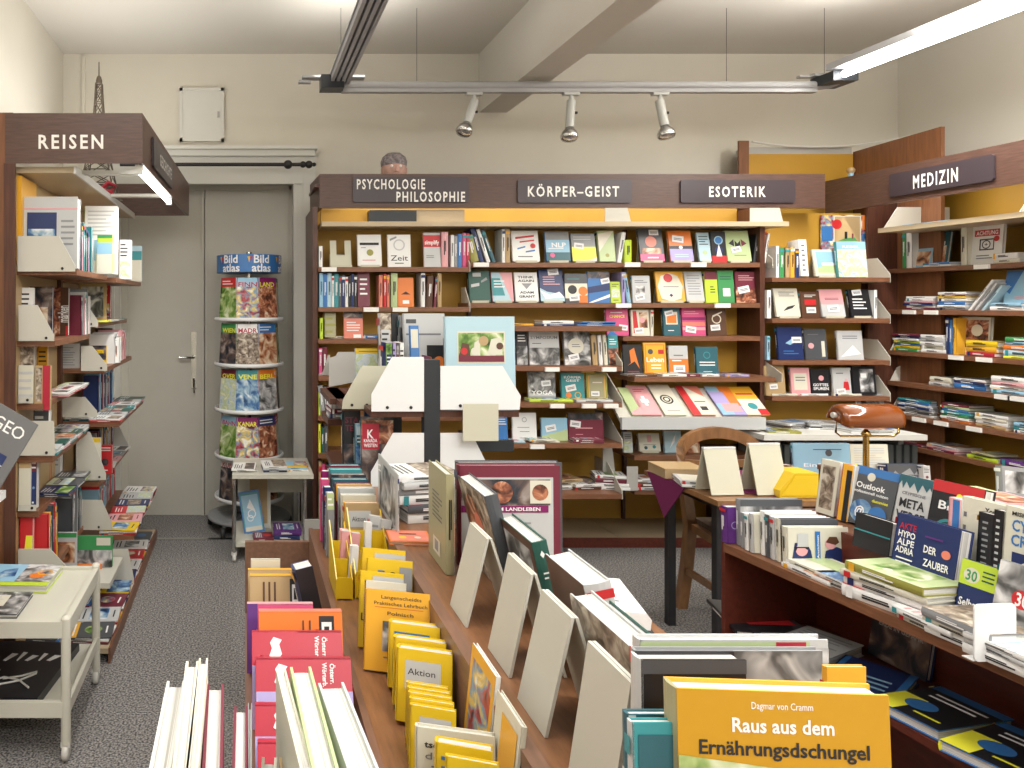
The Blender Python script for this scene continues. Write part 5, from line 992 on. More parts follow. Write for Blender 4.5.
def tent(x0, x1, y0t, yb, Y, label, yaw=0):
    z = ZT + .006; w_ = (wx(x1, Y) - wx(x0, Y)); h = wz(y0t, Y) - z
    r = empty('book_stand', M=Tm((wx(x0,Y)+wx(x1,Y))/2, Y, z, yaw)); tag(r, label, 'stand', 'tent stands on the table')
    MB().prism([(-w_/2,0,0),(w_/2,0,0),(w_/2-.0,.05,h),(-w_/2,.05,h)], (0,.004,0), 'stand_cream').build('front_plate', r); MB().prism([(-w_/2,.10,0),(w_/2,.10,0),(w_/2,.056,h),(-w_/2,.056,h)], (0,.004,0), 'stand_cream').build('rear_plate', r)
    MB().box(-w_/2, w_/2, .048, .062, h, h + .006, 'white_plate').build('ridge', r)
tent(711, 745, 451, 498, 3.06, 'cream tent stand near the front edge, left of the two', 4); tent(757, 790, 447, 498, 3.06, 'cream tent stand in front of the purple folder, right of the two', 4)
tj = empty('folder', M=Tm(wx(765,3.2), 3.22, ZT + .006)); tag(tj, 'flat plum folder lying under the right cream tent stand', 'folder'); MB().box(-.16,.16,-.03,.14,0,.012,'cloth_plum').build('cover', tj); MB().box(-.155,.155,-.034,-.031,.002,.01,'pages').build('sheets', tj); tj.location.y = 3.24
gy_ = 3.05
def dface(x0, x1, yt, Y, col, look, t=.02, lean=5, z=ZT + .002, place=p, **o):
    h = wz(yt, Y) - z; a, b = wx(x0, Y), wx(x1, Y); return book(Tm((a+b)/2, Y + t, z, o.pop('yaw', 0), lean), b - a, h, t, col, look, 'facing out', place, **o)
dface(795, 852, 444, 3.32, 'light blue', 'large light blue picture book', t=.015, art=[('r',.03,.03,.97,.97,'light blue'),('r',.35,.82,.85,.84,'navy'),('c',.62,.74,.06,'dark grey'),('t','Einf',.32,.42,.30,.1,W,False),('q',[(.0,.1),(1,.3),(1,.0),(0,0)],'blue')])
dface(852, 890, 445, 3.36, 'ivory', 'upright ivory sheet of fine print', t=.01, art=[('l',.1,.3,.9,.92,9,'light grey')])
dface(785, 794, 466, 3.30, 'bright red', 'small red and white book', t=.04)
dface(889, 926, 466, 3.3, 'navy', 'dark slate book with pale skyline', t=.05, lean=8, art=[('r',0,.25,1,1,'dark grey'),('q',[(.1,.35),(.2,.6),(.3,.35),(.6,.75),(.7,.35),(.8,.6),(.9,.35)],'grey')]); dface(924, 931, 467, 3.28, 'light grey', 'light grey slim book', t=.05)
# yellow slanted tray
yt_ = empty('tray', M=Tm(wx(797, 3.03), 3.03, ZT + .002)); tag(yt_, 'bright yellow slanted tray between tent stand and computer books', 'tray')
MB().prism([(-.07,0,0),(.09,0,0),(.09,0,.10),(-.01,0,.10),(-.07,0,.03)], (0,.12,0), 'box_yellow').build('tray_body', yt_); MB().prism([(-.065,-.003,.01),(.085,-.003,.01),(.085,-.003,.09),(-.008,-.003,.09)], (0,.002,0), 'yellow').build('front_panel', yt_)
# banker's lamp
Yl = 3.12; lx = wx(866, Yl); la = empty('desk_lamp', (lx, Yl, ZT)); tag(la, 'brass banker lamp with rounded amber glass shade on the table', 'lamp')
def bl(mb, n_): return mb.build(n_, la)
bl(MB().lathe([(.085,0),(.085,.012),(.06,.02),(.02,.03),(.012,.04)], 'brass', 28), 'base')
zs = wz(434, Yl) - ZT; bl(MB().tube([(0,0,.03),(0,0,zs)], .011, 'brass', 12), 'stem')
bl(MB().lathe([(.012,zs-.01),(.018,zs),(.012,zs+.012),(.006,zs+.02)], 'brass', 14), 'finial')
xl, xr = wx(837, Yl) - lx, wx(898.5, Yl) - lx; zb = wz(436, Yl) - ZT; zm = wz(415, Yl) - ZT
bl(MB().tube([(xl - .0,0,zm),(xl - .005,0,zb+.015),(xl+.015,0,zb),(xr-.02,0,zb),(xr,0,zb+.015),(xr,0,zm)], .0045, 'brass', 8), 'yoke')
m = MB(); sec = []; rr = .062
for i in range(13):
    a = R(-25 + 205*i/12); sec.append((rr*math.cos(a)*.95, rr*math.sin(a)))
xs2 = [xl - .008, xl - .002, xl + .012, xr - .035, xr - .022, xr - .016]; sc2 = [.55, .85, 1, 1, .97, .85]
rings = []
for X_, s_ in zip(xs2, sc2): rings.append([(X_, -y*s_, zm - .018 + z*s_) for y, z in sec])
vs = [q_ for g in rings for q_ in g]; nn = len(sec); m.poly(vs, [(i*nn+k_, i*nn+k_+1, (i+1)*nn+k_+1, (i+1)*nn+k_) for i in range(len(rings)-1) for k_ in range(nn-1)], 'amber_glass', True)
m.poly(rings[0], [tuple(range(nn))], 'amber_glass', True); m.poly(rings[-1], [tuple(range(nn))[::-1]], 'amber_glass', True); o = bl(m, 'lamp_shade')
sm = o.modifiers.new('thick', 'SOLIDIFY'); sm.thickness = .003
bl(MB().lathe([(.012, 0),(.012,.02),(.006,.026)], 'hatch_paint', 12, Matrix.Translation((xl - .02, 0, zm)) @ Matrix.Rotation(R(90), 4, 'Y')), 'knob')
# armchair
ch = empty('armchair', (2.35, 3.46, 0)); ch.rotation_euler = (0, 0, R(1)); tag(ch, 'brown bentwood armchair with open curved back behind the small table', 'chair')
def bar(path, w_, h_, mat='chair_wood', taper=1):   # rectangular section swept along a path
    m = MB(); P_ = [Vector(q_) for q_ in path]; rings = []
    for i, q_ in enumerate(P_):
        d = (P_[min(i+1, len(P_)-1)] - P_[max(i-1, 0)]).normalized(); s = d.cross(Vector((0,0,1))); s = s if s.length > .2 else Vector((1,0,0)); s.normalize(); u = s.cross(d)
        k_ = 1 + (taper-1)*i/(len(P_)-1); rings.append([q_ + s*w_*k_/2 + u*h_*k_/2, q_ - s*w_*k_/2 + u*h_*k_/2, q_ - s*w_*k_/2 - u*h_*k_/2, q_ + s*w_*k_/2 - u*h_*k_/2])
    vs = [v for g in rings for v in g]; m.poly(vs, [(i*4+k_, i*4+(k_+1)%4, (i+1)*4+(k_+1)%4, (i+1)*4+k_) for i in range(len(rings)-1) for k_ in range(4)], mat, False)
    m.poly(rings[0], [(3,2,1,0)], mat); m.poly(rings[-1], [(0,1,2,3)], mat); return m
for s in (-1, 1):
    bar([(s*.20,.19,0),(s*.195,.15,.22),(s*.19,.13,.42),(s*.20,.15,.58),(s*.205,.18,.70)], .045, .04).build('leg', ch)
    bar([(s*.22,-.20,0),(s*.215,-.19,.42),(s*.22,-.18,.60)], .036, .036, taper=1.1).build('leg', ch)
    bar([(s*.205,.17,.62),(s*.235,.05,.635),(s*.235,-.12,.635),(s*.21,-.20,.62)], .045, .028).build('arm', ch)
    bar([(s*.20,.16,.20),(s*.218,-.19,.20)], .018, .03).build('stretcher', ch)
m = MB(); pts = []
for i in range(17):
    a = math.pi*i/16; pts.append((-.205*math.cos(a), .18 + .05*math.sin(a), .70 + .155*math.sin(a)**.7))
mm = bar(pts, .028, .055); mm.build('back_rail', ch)
bar([(-.19,.19,.715),(-.1,.225,.70),(0,.235,.695),(.1,.225,.70),(.19,.19,.715)], .022, .035).build('lower_back_rail', ch)
m = MB(); m.prism([(x, y, .40) for x, y in ((-.19,.16),(.19,.16),(.23,-.12),(.20,-.20),(0,-.225),(-.20,-.20),(-.23,-.12))], (0,0,.035), 'chair_wood'); m.build('seat_frame', ch)
m = MB(); m.prism([(x, y, .437) for x, y in ((-.165,.14),(.165,.14),(.20,-.12),(.175,-.175),(0,-.20),(-.175,-.175),(-.20,-.12))], (0,0,.022), 'seat_fabric'); m.build('seat', ch)

# ================================================================== MIDDLE ISLAND
il = empty('display_island', (.5, 1.6, 0)); tag(il, 'long stepped brown display island running from the foreground toward the black-post rack', 'display table')
YI0, YI1 = .42, 2.62
loc(il, MB().box(.405, .83, YI0, YI1, .825, .85, 'ledge_wood'), 'upper_ledge')
loc(il, MB().box(.400, .425, YI0, YI1, .70, .853, 'panel_wood'), 'step_panel')
loc(il, MB().box(.24, .398, .98, YI1, .675, .70, 'ledge_wood'), 'middle_ledge')
loc(il, MB().box(.225, .239, .98, YI1, .0, .703, 'panel_wood'), 'side_panel')
loc(il, MB().box(.0, .222, .98, 2.10, .60, .62, 'panel_wood'), 'lower_ledge'); loc(il, MB().box(.0, .222, 1.0, 2.07, 0, .08, 'panel_wood'), 'plinth')
loc(il, MB().box(-.02, .0, .98, 2.2, .0, .61, 'panel_wood') if False else MB().box(.0, .012, .98, 2.10, .08, .60, 'panel_wood'), 'side_panel')
loc(il, MB().box(-.075, .404, YI0, .965, .825, .85, 'ledge_wood'), 'front_ledge'); loc(il, MB().box(-.06, .0, YI0, .95, 0, .824, 'panel_wood'), 'side_panel')
loc(il, MB().box(.80, .825, YI0, YI1, 0, .824, 'panel_wood'), 'side_panel'); loc(il, MB().box(.0, .80, YI1 - .02, YI1, 0, .66, 'panel_wood'), 'end_panel')
ZI = .851
# white board stands on the upper ledge
def istand(Y0, Y1, Xb, Xt, zt2, label):
    r = empty('book_stand', (Xb, Y0, ZI)); tag(r, label, 'stand', 'white tent stands on the middle island'); L = Y1 - Y0; h = zt2 - ZI
    MB().prism([(0,0,0),(0,L,0),(Xt-Xb,L,h),(Xt-Xb,0,h)], (.005,0,0), 'stand_board').build('front_plate', r)
    MB().prism([((Xt-Xb)*2+.02,0,0),((Xt-Xb)*2+.02,L,0),(Xt-Xb+.006,L,h),(Xt-Xb+.006,0,h)], (.005,0,0), 'stand_board').build('rear_plate', r)
istand(1.48, 1.593, .441, .484, 1.028, 'white tent stand farthest from the foreground on the island'); istand(1.281, 1.393, .457, .495, 1.03, 'white tent stand, second farthest on the island'); istand(1.104, 1.215, .447, .487, 1.03, 'white tent stand, second nearest on the island'); istand(.915, 1.03, .45, .477, 1.03, 'white tent stand nearest the orange cookbook')
p = 'on middle island'
def iface(X_, Y0, Y1, zt2, t, col, look, lean=0, place=p, sp_near=True, **o):
    """book running along Y, its cover towards the left aisle; lean = tops towards the left; X_ = left top edge; the spine faces the viewer"""
    h = (zt2 - ZI)/math.cos(R(lean)); L = Y1 - Y0; z0_ = ZI + .001
    xb = X_ + math.tan(R(lean))*(zt2 - ZI)
    # local: cover -Y -> -X ; spine(-X local) should face the viewer: use back cover outward
    M = Matrix.Translation((xb, (Y0+Y1)/2, z0_)) @ Matrix.Rotation(R(-lean), 4, 'Y') @ Matrix.Rotation(R(90), 4, 'Z')
    # with Rz(90): local -X (spine) -> -Y (viewer), local -Y (front) -> +X, back cover -> -X
    book(M, L, h, t, col, look, 'standing', place, **o)
iface(.479, 1.765, 1.93, 1.09, .02, 'khaki', 'olive grey book with block of print', art=[], back=[('l',.25,.45,.8,.75,7,'dark grey'),('r',.3,.1,.7,.26,'ivory'),('r',.4,.13,.6,.24,'grey')])
iface(.517, 1.60, 1.80, 1.08, .03, 'dark grey', 'black cookbook with meat picture', lean=14, art=[], back=[('r',0,0,1,1,'photo straw'),('c',.35,.62,.3,'photo food'),('c',.5,.6,.15,'salmon')], spine=[('l',.3,.08,.75,.34,7,W)])
iface(.553, 1.43, 1.61, 1.035, .03, 'dark green', 'book with dark green spine', lean=13, art=[], back=[('r',0,0,1,1,'brown'),('r',.1,.4,.9,.9,'photo grey')], spine=[('q',[(.5,.83),(.65,.87),(.5,.91),(.35,.87)],W),('l',.3,.6,.7,.7,2,W)])
iface(.556, 1.216, 1.37, 1.035, .045, 'light grey', 'thick white paged book', lean=12, art=[], back=[('r',0,0,1,1,'brown')]); iface(.514, .985, 1.17, 1.04, .035, 'light grey', 'large book with straw picture', lean=8, art=[], back=[('r',0,0,1,1,'photo straw')])
iface(.553, .99, 1.16, 1.03, .02, 'dark green', 'green edged book', lean=8, art=[], back=[('r',0,0,1,1,'photo green')])
def cface(x0, x1, yt, Y, col, look, t=.02, lean=2, yaw=0, z=ZI, place=p, zt2=None, **o):
    h = ((zt2 or wz(yt, Y)) - z)/math.cos(R(lean)); a, b = wx(x0, Y), wx(x1, Y); w_ = (b - a)/math.cos(R(yaw)); sh = h*math.sin(R(lean)) - t
    return book(Tm((a+b)/2 + sh*math.sin(R(yaw)), Y - sh*math.cos(R(yaw)) - abs(math.sin(R(yaw)))*w_*0, z + .001, yaw, lean), w_, h, t, col, look, 'facing out', place, **o)
cface(459, 560, 466, 1.83, 'maroon', 'country life book with meat pictures', t=.028, lean=1, art=[('r',.02,0,.93,.88,'light grey'),('r',.02,.60,.90,.86,'photo dark'),('c',.42,.73,.11,'photo food'),('c',.2,.73,.08,'photo green'),('r',.70,.62,.91,.85,'ivory'),('c',.80,.73,.08,'photo food'),('r',.02,.53,.88,.60,'magenta'),('t','ZUM LANDLEBEN',.55,.565,.5,.035,W),('l',.1,.1,.7,.45,8,'light grey'),('l',.3,.1,.75,.45,7,'grey')])
cface(458, 562, 463, 1.88, 'dark grey', 'dark book behind country life book', t=.03, lean=1, art=[]); 
ob = flatbook(.448, 2.03, ZI, .115, .10, .010, 'orange', -4, 'thin orange booklet', 'on middle island edge', [('r',.05,.05,.95,.95,'salmon'),('c',.35,.35,.09,'yellow'),('c',.7,.35,.08,'ivory'),('r',.3,.6,.7,.68,K)])
stack(.545, 2.27, ZI, ['white','dark grey','white','grey','light grey','white'], 'in grey stack beside black post', w=.20, d=.16, tt=[.03,.022,.026,.02,.02,.018], jitter=.012, yaw=12)
# white hole-punch like case
ca = empty('case', M=Tm(.742, 1.50, ZI, -12)); tag(ca, 'white plastic case with recessed handle on a black base behind the island books', 'case')
MB().box(-.045,.05,-.10,.09,0,.028,'rubber').build('base', ca); m = MB(); m.prism([(x, -.095, z) for x, z in ((-.042,.03),(.045,.03),(.047,.05),(.038,.062),(-.035,.062),(-.044,.05))], (0,.18,0), 'white_plate'); m.build('lid', ca)
m = MB(); m.prism([(x*.022 + .004, y*.05 - .0, .0625) for x, y in [(math.cos(2*math.pi*i/16), math.sin(2*math.pi*i/16)) for i in range(16)]], (0,0,.001), 'light grey'); m.build('handle_recess', ca)
MB().tube([(-.002,-.045,.064),(-.002,-.04,.070),(-.002,.04,.070),(-.002,.045,.064)], .005, 'white_plate', 8).build('handle', ca)
# foreground facing books
cface(640, 828, 641, .90, 'light grey', 'wide grey photo magazine in clear sleeve', t=.018, lean=1, art=[('r',0,.75,1,.96,'photo grey'),('r',.0,.93,.9,.99,'pale green'),('r',.72,.96,.88,.99,'bright red'),('c',.8,.83,.05,'ivory')], name='magazine'); cface(636, 822, 652, .865, 'grey', 'wide dark photo magazine', t=.012, lean=1, art=[('r',0,.5,1,1,'photo grey')], name='magazine')
cface(641, 746, 661, .815, 'black', 'black book with small brown print', t=.022, lean=1, art=[('l',.06,.40,.5,.72,7,'tan'),('r',0,.94,1,1,'dark grey')], scol='light grey')
cface(826, 866, 668, .80, 'amber', 'yellow edged booklet', t=.006, lean=1, art=[])
cface(628, 690, 716, .765, 'dark teal', 'teal book with white spine', t=.012, lean=2, yaw=0, art=[('r',.15,.0,1,.9,'teal'),('r',0,0,.12,1,'light grey')]); cface(632, 690, 724, .735, 'teal', 'glossy teal book', t=.01, lean=2, art=[('r',.1,0,1,.95,'dark teal')], scol='light grey')
# the orange cookbook
Yo = .72; book(Tm(wx(785, Yo), Yo + .016, ZI, -4, 3), .198, wz(695, Yo) - ZI, .026, 'amber', 'orange cookbook', '', '', scol='khaki',
  label='large orange cookbook with white and black title in the right foreground',
  art=[('r',0,0,1,1,'orange cover'),('t','Dagmar von Cramm',.50,.950,.29,.026,W,False),('t','Raus aus dem',.50,.880,.48,.052,W),('t','Ernährungsdschungel',.50,.798,.80,.052,K),('q',[(0,0),(.6,0),(.6,.72),(0,.765)],'photo green'),('q',[(.62,0),(1,0),(1,.68),(.62,.71)],'photo blue'),('q',[(.28,.3),(.6,.3),(.6,.7),(.36,.71)],'photo grey')]) if 'orange cover' in MATS else None
# acrylic sign leaning on the step panel
iface(.425, 2.06, 2.36, 1.02, .004, 'light grey', 'grey sheet in clear stand', lean=0, place='along step of island', art=[], back=[('r',.1,.1,.9,.9,'photo grey')])
# language books on the middle ledge (all face the viewer)
ZM = .701; p = 'in middle island row'
def mface(x0, x1, yt, Y, col, look, t=.02, lean=4, yaw=0, **o): return cface(x0, x1, yt, Y, col, look, t, lean, yaw, z=ZM, place=o.pop('place', p), **o)
for k, (x0, x1, yt, Y, c) in enumerate(((330,360,466,2.585,'dark teal'),(330,362,470,2.545,'teal'),(331,366,475,2.50,'dark grey'),(333,368,480,2.455,'dark teal'),(336,372,485,2.41,'maroon'),(339,375,489,2.365,'light grey'),(342,376,496,2.32,'ivory'))):
    mface(x0, x1, yt, Y, c, f'{c} hardcover', t=.03, lean=2, place='in rear of middle island row')
for k, (x0, x1, yt, Y, c) in enumerate(((322,329,472,2.56,'magenta'),(321,329,480,2.48,'pink'),(324,331,488,2.40,'navy'),(327,334,494,2.33,'grey'))):
    mface(x0, x1, yt, Y, c, f'{c} slim book', t=.03, lean=2, place='in rear of middle island row')
mface(345, 379, 504, 2.25, 'amber', 'yellow language book with grey sticker', t=.03, lean=3, art=[('r',0,0,1,1,'tan'),('r',.08,.62,.75,.88,'light grey'),('t','Aktion',.4,.75,.4,.08,K,False),('r',.05,.1,.4,.4,'photo grey')])
ybx = []
def ybox(Y, x0, x1, label, h=.17):
    r = empty('brochure_box', (wx(x0, Y), Y, ZM)); tag(r, label, 'box', 'yellow stepped brochure boxes'); w_ = wx(x1, Y) - wx(x0, Y); D = .17
    for x in (0, w_ - .003): MB().prism([(x,0,0),(x,D,0),(x,D,h*1.35),(x,0,h*.45)], (.003,0,0), 'box_yellow').build('side_panel', r)
    for k, f in enumerate((.0, .33, .66)): MB().prism([(.003, D*f, 0), (w_-.003, D*f, 0), (w_-.003, D*f, h*(.5+.9*f*.9)), (.003, D*f, h*(.5+.9*f*.9))], (0,.002,0), 'box_yellow').build('divider', r)
    MB().box(.003, w_-.003, 0, D, 0, .003, 'box_yellow').build('bottom', r); MB().prism([(0,-.0015,h*.45),(.003,-.0015,h*.45),(.003,D,h*1.36),(0,D,h*1.36)], (0,0,.003), 'box_yellow_edge').build('edge_strip', r)
    return r, w_
r1, w1 = ybox(2.0, 355, 392, 'yellow stepped brochure box with grey blue leaflets', .145); r2, w2 = ybox(1.99, 336, 353, 'narrow yellow stepped brochure box with pale pink blocks', .12)
def leaf(x, yt, Y, w_, t, lean, col, look, roll=0, z=ZM + .004, **o):
    h = (wz(yt, Y) - z)/math.cos(R(roll)); book(Tm(wx(x, Y) - h*math.sin(R(roll))*.6, Y, z, 0, lean, roll), w_, h, t, col, look, 'standing', 'in yellow brochure box', name='brochure', **o)
leaf(343, 529, 2.13, .026, .035, 3, 'rose', 'pale pink brochure block', 5, art=[]); leaf(352, 531, 2.12, .026, .035, 3, 'rose', 'pale pink brochure block', 8, art=[]); leaf(353, 545, 2.05, .022, .02, 3, 'white', 'white leaflet bundle', 4, art=[])
ga = [('q',[(0,.1),(1,.5),(1,.3),(0,0)],'blue'),('l',.1,.6,.9,.9,3,'grey')]
leaf(372, 516, 2.14, .032, .02, 4, 'light grey', 'grey blue brochure', 8, art=ga); leaf(382, 520, 2.13, .032, .02, 4, 'light grey', 'grey blue brochure', 10, art=ga); leaf(392, 530, 2.10, .02, .03, 4, 'light grey', 'slim grey brochure', 12, art=[]); leaf(367, 522, 2.12, .02, .02, 4, 'white', 'white leaflet bundle', 3, art=[])
p = 'in middle island row'
mface(363, 404, 551, 1.82, 'yellow', 'yellow book with grey panel', t=.012, lean=14, yaw=-16, art=[('r',.3,.2,1,.95,'light grey'),('l',.35,.6,.8,.8,3,'grey')])
mface(368, 411, 562, 1.775, 'yellow', 'yellow book with round portrait', t=.016, lean=14, yaw=-16, art=[('c',.58,.8,.09,K),('c',.58,.78,.05,'light grey'),('r',.72,.6,1,.92,'grey'),('r',.25,.8,.4,.86,'blue')])
mface(361, 402, 575, 1.735, 'yellow', 'yellow book with letter L', t=.016, lean=14, yaw=-16, art=[('t','L',.1,.4,.1,.1,K),('r',.3,.4,1,.95,'light grey'),('l',.35,.7,.9,.9,2,'grey')]); 
mface(366, 405, 584, 1.69, 'ivory', 'ivory book with dark spine', t=.012, lean=14, yaw=-16, scol='maroon', art=[])
mface(367, 428, 594, 1.63, 'amber', 'large orange language course book', t=.014, lean=16, yaw=-15, art=[('t','Langenscheidts',.56,.92,.62,.045,K,False),('t','Praktisches Lehrbuch',.55,.84,.82,.045,K,False),('r',.15,.785,.9,.79,'red'),('t','Polnisch',.55,.72,.4,.045,K,False),('r',.28,.25,.75,.62,'photo grey'),('l',.3,.15,.7,.2,1,G)])
p = 'on middle island ledge'
def dic(x0, x1, yt, Y, look='yellow dictionary', t=.02, c='yellow', art=None, sp_=None, **o):
    mface(x0, x1, yt, Y, c, look, t=t, lean=12, yaw=-18, place='in front yellow row', art=art or [('l',.1,.7,.8,.9,2,'blue')], spine=sp_ or [('r',.3,.3,.5,.8,'blue'),('r',.25,.08,.75,.16,'blue')], name='dictionary', **o)
dic(391, 438, 630, 1.53, t=.042); dic(396, 444, 645, 1.465, t=.036); dic(399, 450, 656, 1.41, 'yellow dictionary with grey sticker', t=.038, art=[('r',.15,.45,.8,.85,'light grey'),('t','Aktion',.45,.7,.5,.09,K,False)])
for k, (yt, Y) in enumerate(((688,1.345),(693,1.325),(698,1.305),(704,1.285),(711,1.265))): dic(408 + k, 446 + k*2, yt, Y, 'small yellow dictionary', t=.016, art=[('r',.2,.5,.9,.85,'light grey')])
mface(418, 492, 734, 1.17, 'ivory', 'white book with lowercase title', t=.018, lean=8, yaw=-14, art=[('t','tse',.2,.80,.18,.08,K),('t','de',.22,.66,.2,.09,G,False),('l',.2,.5,.7,.56,1,G)]); dic(438, 490, 752, 1.10, 'yellow dictionary nearest viewer', t=.03); dic(448, 496, 764, 1.06, 'yellow dictionary nearest viewer', t=.015)
iface_z = ZI
# thin books leaning against the step panel
for Y0, Y1, zt2, c, look, bk in ((1.19,1.31,.90,'white','thin yellow patterned booklet',[('r',0,0,1,1,'amber'),('r',.1,.1,.9,.9,'photo mixed')]),(1.075,1.18,.885,'ivory','ivory booklet with green corner',[('q',[(0,0),(.5,0),(0,.6)],'green'),('r',.3,.3,.9,.9,'amber')])):
    M = Matrix.Translation((.383, (Y0+Y1)/2, ZM)) @ Matrix.Rotation(R(6), 4, 'Y') @ Matrix.Rotation(R(90), 4, 'Z'); book(M, Y1-Y0, zt2-ZM, .008, c, look, 'leaning', 'against island step', art=[], back=bk)
# big dictionaries spine up on the lower ledge
ZLo = .621; p = 'in lower dictionary row'
def spineup(x0, x1, ys, Y, col, scol, look, t=.05, lean=18, art=None, name='dictionary', zs=None, **o):
    zt2 = wz(ys, Y) if zs is None else zs; h = wx(x1, Y) - wx(x0, Y); w_ = (zt2 - ZLo - t*math.sin(R(lean)))/math.cos(R(lean))
    M = Matrix.Translation((wx(x0, Y), Y + t - w_*math.sin(R(lean)), ZLo)) @ Matrix.Rotation(R(-lean), 4, 'X') @ Matrix.Rotation(R(90), 4, 'Y') @ Matrix.Translation((-w_/2, 0, 0))
    return book(M, w_, h, t, col, look, 'lying on edge', p, scol=scol, art=art or [('l',.2,.2,.8,.8,4,'maroon')], name=name, spine=o.pop('spine', [('r',.3,.15,.45,.5,'maroon')]), **o)
dd = [('r',.05,.72,.55,.92,K),('r',.14,.76,.44,.88,W),('r',.2,.79,.38,.85,K),('l',.1,.2,.9,.5,3,'brown')]
spineup(250, 305, 576, 1.95, 'tan', 'amber', 'brown and orange dictionary', t=.045, art=dd); spineup(248, 306, 570, 2.03, 'tan', 'amber', 'brown and orange dictionary', t=.04, art=dd)
spineup(247, 313, 604, 1.78, 'pink', 'rose', 'purple pink dictionary', t=.035, art=[('r',0,0,1,.16,'purple')]); spineup(259, 342, 612, 1.66, 'orange', 'salmon', 'orange dictionary', t=.045, art=[('r',.05,.72,.45,.9,K),('r',.12,.75,.4,.87,W),('r',.17,.78,.33,.84,K),('r',.1,.52,.35,.54,'brown'),('r',.1,.60,.35,.62,'brown')])
ra_ = [('r',.36,0,1,1,'lilac'),('q',[(.8,.1),(.84,.5),(.78,.8),(.82,.95),(.86,.9),(.82,.5),(.84,.1)],'red'),('q',[(.06,.24),(.12,.20),(.18,.22),(.26,.19),(.32,.27),(.24,.33),(.14,.30),(.09,.33)],W),('t','Österr.',.17,.80,.22,.05,W),('t','Wörterb.',.18,.72,.26,.05,W)]
for ys, Y, x0, x1 in ((633,1.56,252,342),(660,1.47,256,351),(707,1.34,255,350),(745,1.22,258,352)): spineup(x0, x1, ys, Y, 'bright red', 'bright red', 'red dictionary with lilac band', t=.055, lean=30, art=ra_, spine=[('r',.3,.05,.6,.08,W),('r',.3,.72,.6,.75,W)])
bk_ = book(Tm(wx(318,1.9), 1.92, ZLo + .0, 6, 4, -12), .045, .21, .06, 'navy', 'dark slate box with lime foot', 'leaning', 'beside brown dictionaries', art=[('r',0,.0,1,.22,'lime'),('r',.2,.62,.8,.72,W),('r',0,.22,1,1,'black')])
stack(.09, 1.72, ZLo, ['purple'], p, w=.02, d=.02, tt=[.01]) if False else None
cb2 = empty('card', (wx(265, 2.085), 2.085, ZLo)); tag(cb2, 'beige square card standing behind the orange dictionaries', 'card'); MB().box(-.04,.043,0,.006,0,wz(559,2.085)-ZLo,'stand_board').build('sheet', cb2); MB().box(-.038,.041,-.002,-.0002,.004,wz(559,2.085)-ZLo-.004,'ivory').build('facing', cb2)
# beyond: grey folders between trolley and island
fb = empty('storage_box', (wx(320, 2.9), 2.9, 0)); tag(fb, 'grey cardboard box with upright folders on the floor beyond the dictionaries', 'box')
m = MB(); m.box(-.06,.10,-.15,.15,0,.36,'grey'); m.build('box_body', fb); MB().box(-.065,-.0,-.16,.0,.30,.42,'grey_plate').build('flap', fb); MB().box(.0,.08,-.1,.1,.361,.43,'light grey').build('folders', fb)
loc(bb, MB().box(wx(305,4.1), wx(333,4.1), 4.12, 4.14, 0, wz(520,4.12), 'grey_plate'), 'divider')
# fan of white-paged books in the left foreground
p = 'in left foreground fan'
def fan(x0, x1, ytop, zt2, xb, col, look, L=.20, t=None, **o):
    """head of a standing book: x0,x1 = pixels of its far end, xb = pixel where its left edge leaves the picture"""
    Yf = (EYE - zt2)*F/(ytop - PY); Yn = (EYE - zt2)*F/(768 - PY)
    a, b = wx(x0, Yf), wx(x1, Yf); an = wx(xb, Yn); t = b - a
    yaw = math.degrees(math.atan2(a - an, Yf - Yn))      # direction of the left edge away from the viewer
    M = Matrix.Translation((a, Yf, ZI + .0)) @ Matrix.Rotation(R(-yaw), 4, 'Z') @ Matrix.Rotation(R(90), 4, 'Z') @ Matrix.Translation((-L/2, 0, 0))
    # local x=+L/2 (fore edge) lies at the far end; thickness runs from local y 0 (left) to -t (right)
    book(M, L, zt2 - ZI, t, col, look, 'standing', p, art=[], **o)
fan(167, 185, 681, 1.135, 149, 'white', 'white paperback'); fan(186, 199, 661, 1.15, 172, 'ivory', 'pale rose paperback'); fan(199, 208, 658, 1.15, 186, 'cream', 'cream paperback')
fan(207, 224, 684, 1.13, 202, 'maroon', 'paperback with maroon back'); fan(234, 248, 706, 1.12, 232, 'maroon', 'white and maroon paperback'); fan(248, 252, 703, 1.12, 247, 'grey', 'slim grey booklet')
fan(276, 286, 670, 1.14, 300, 'ivory', 'white paperback'); fan(290, 311, 667, 1.145, 312, 'pale green', 'pale green edged paperback'); fan(318, 344, 683, 1.13, 347, 'light grey', 'thick white paperback with grey cover')
fan(262, 277, 757, 1.08, 261, 'cream', 'low cream paperback'); fan(279, 296, 757, 1.08, 280, 'tan', 'low tan paperback')

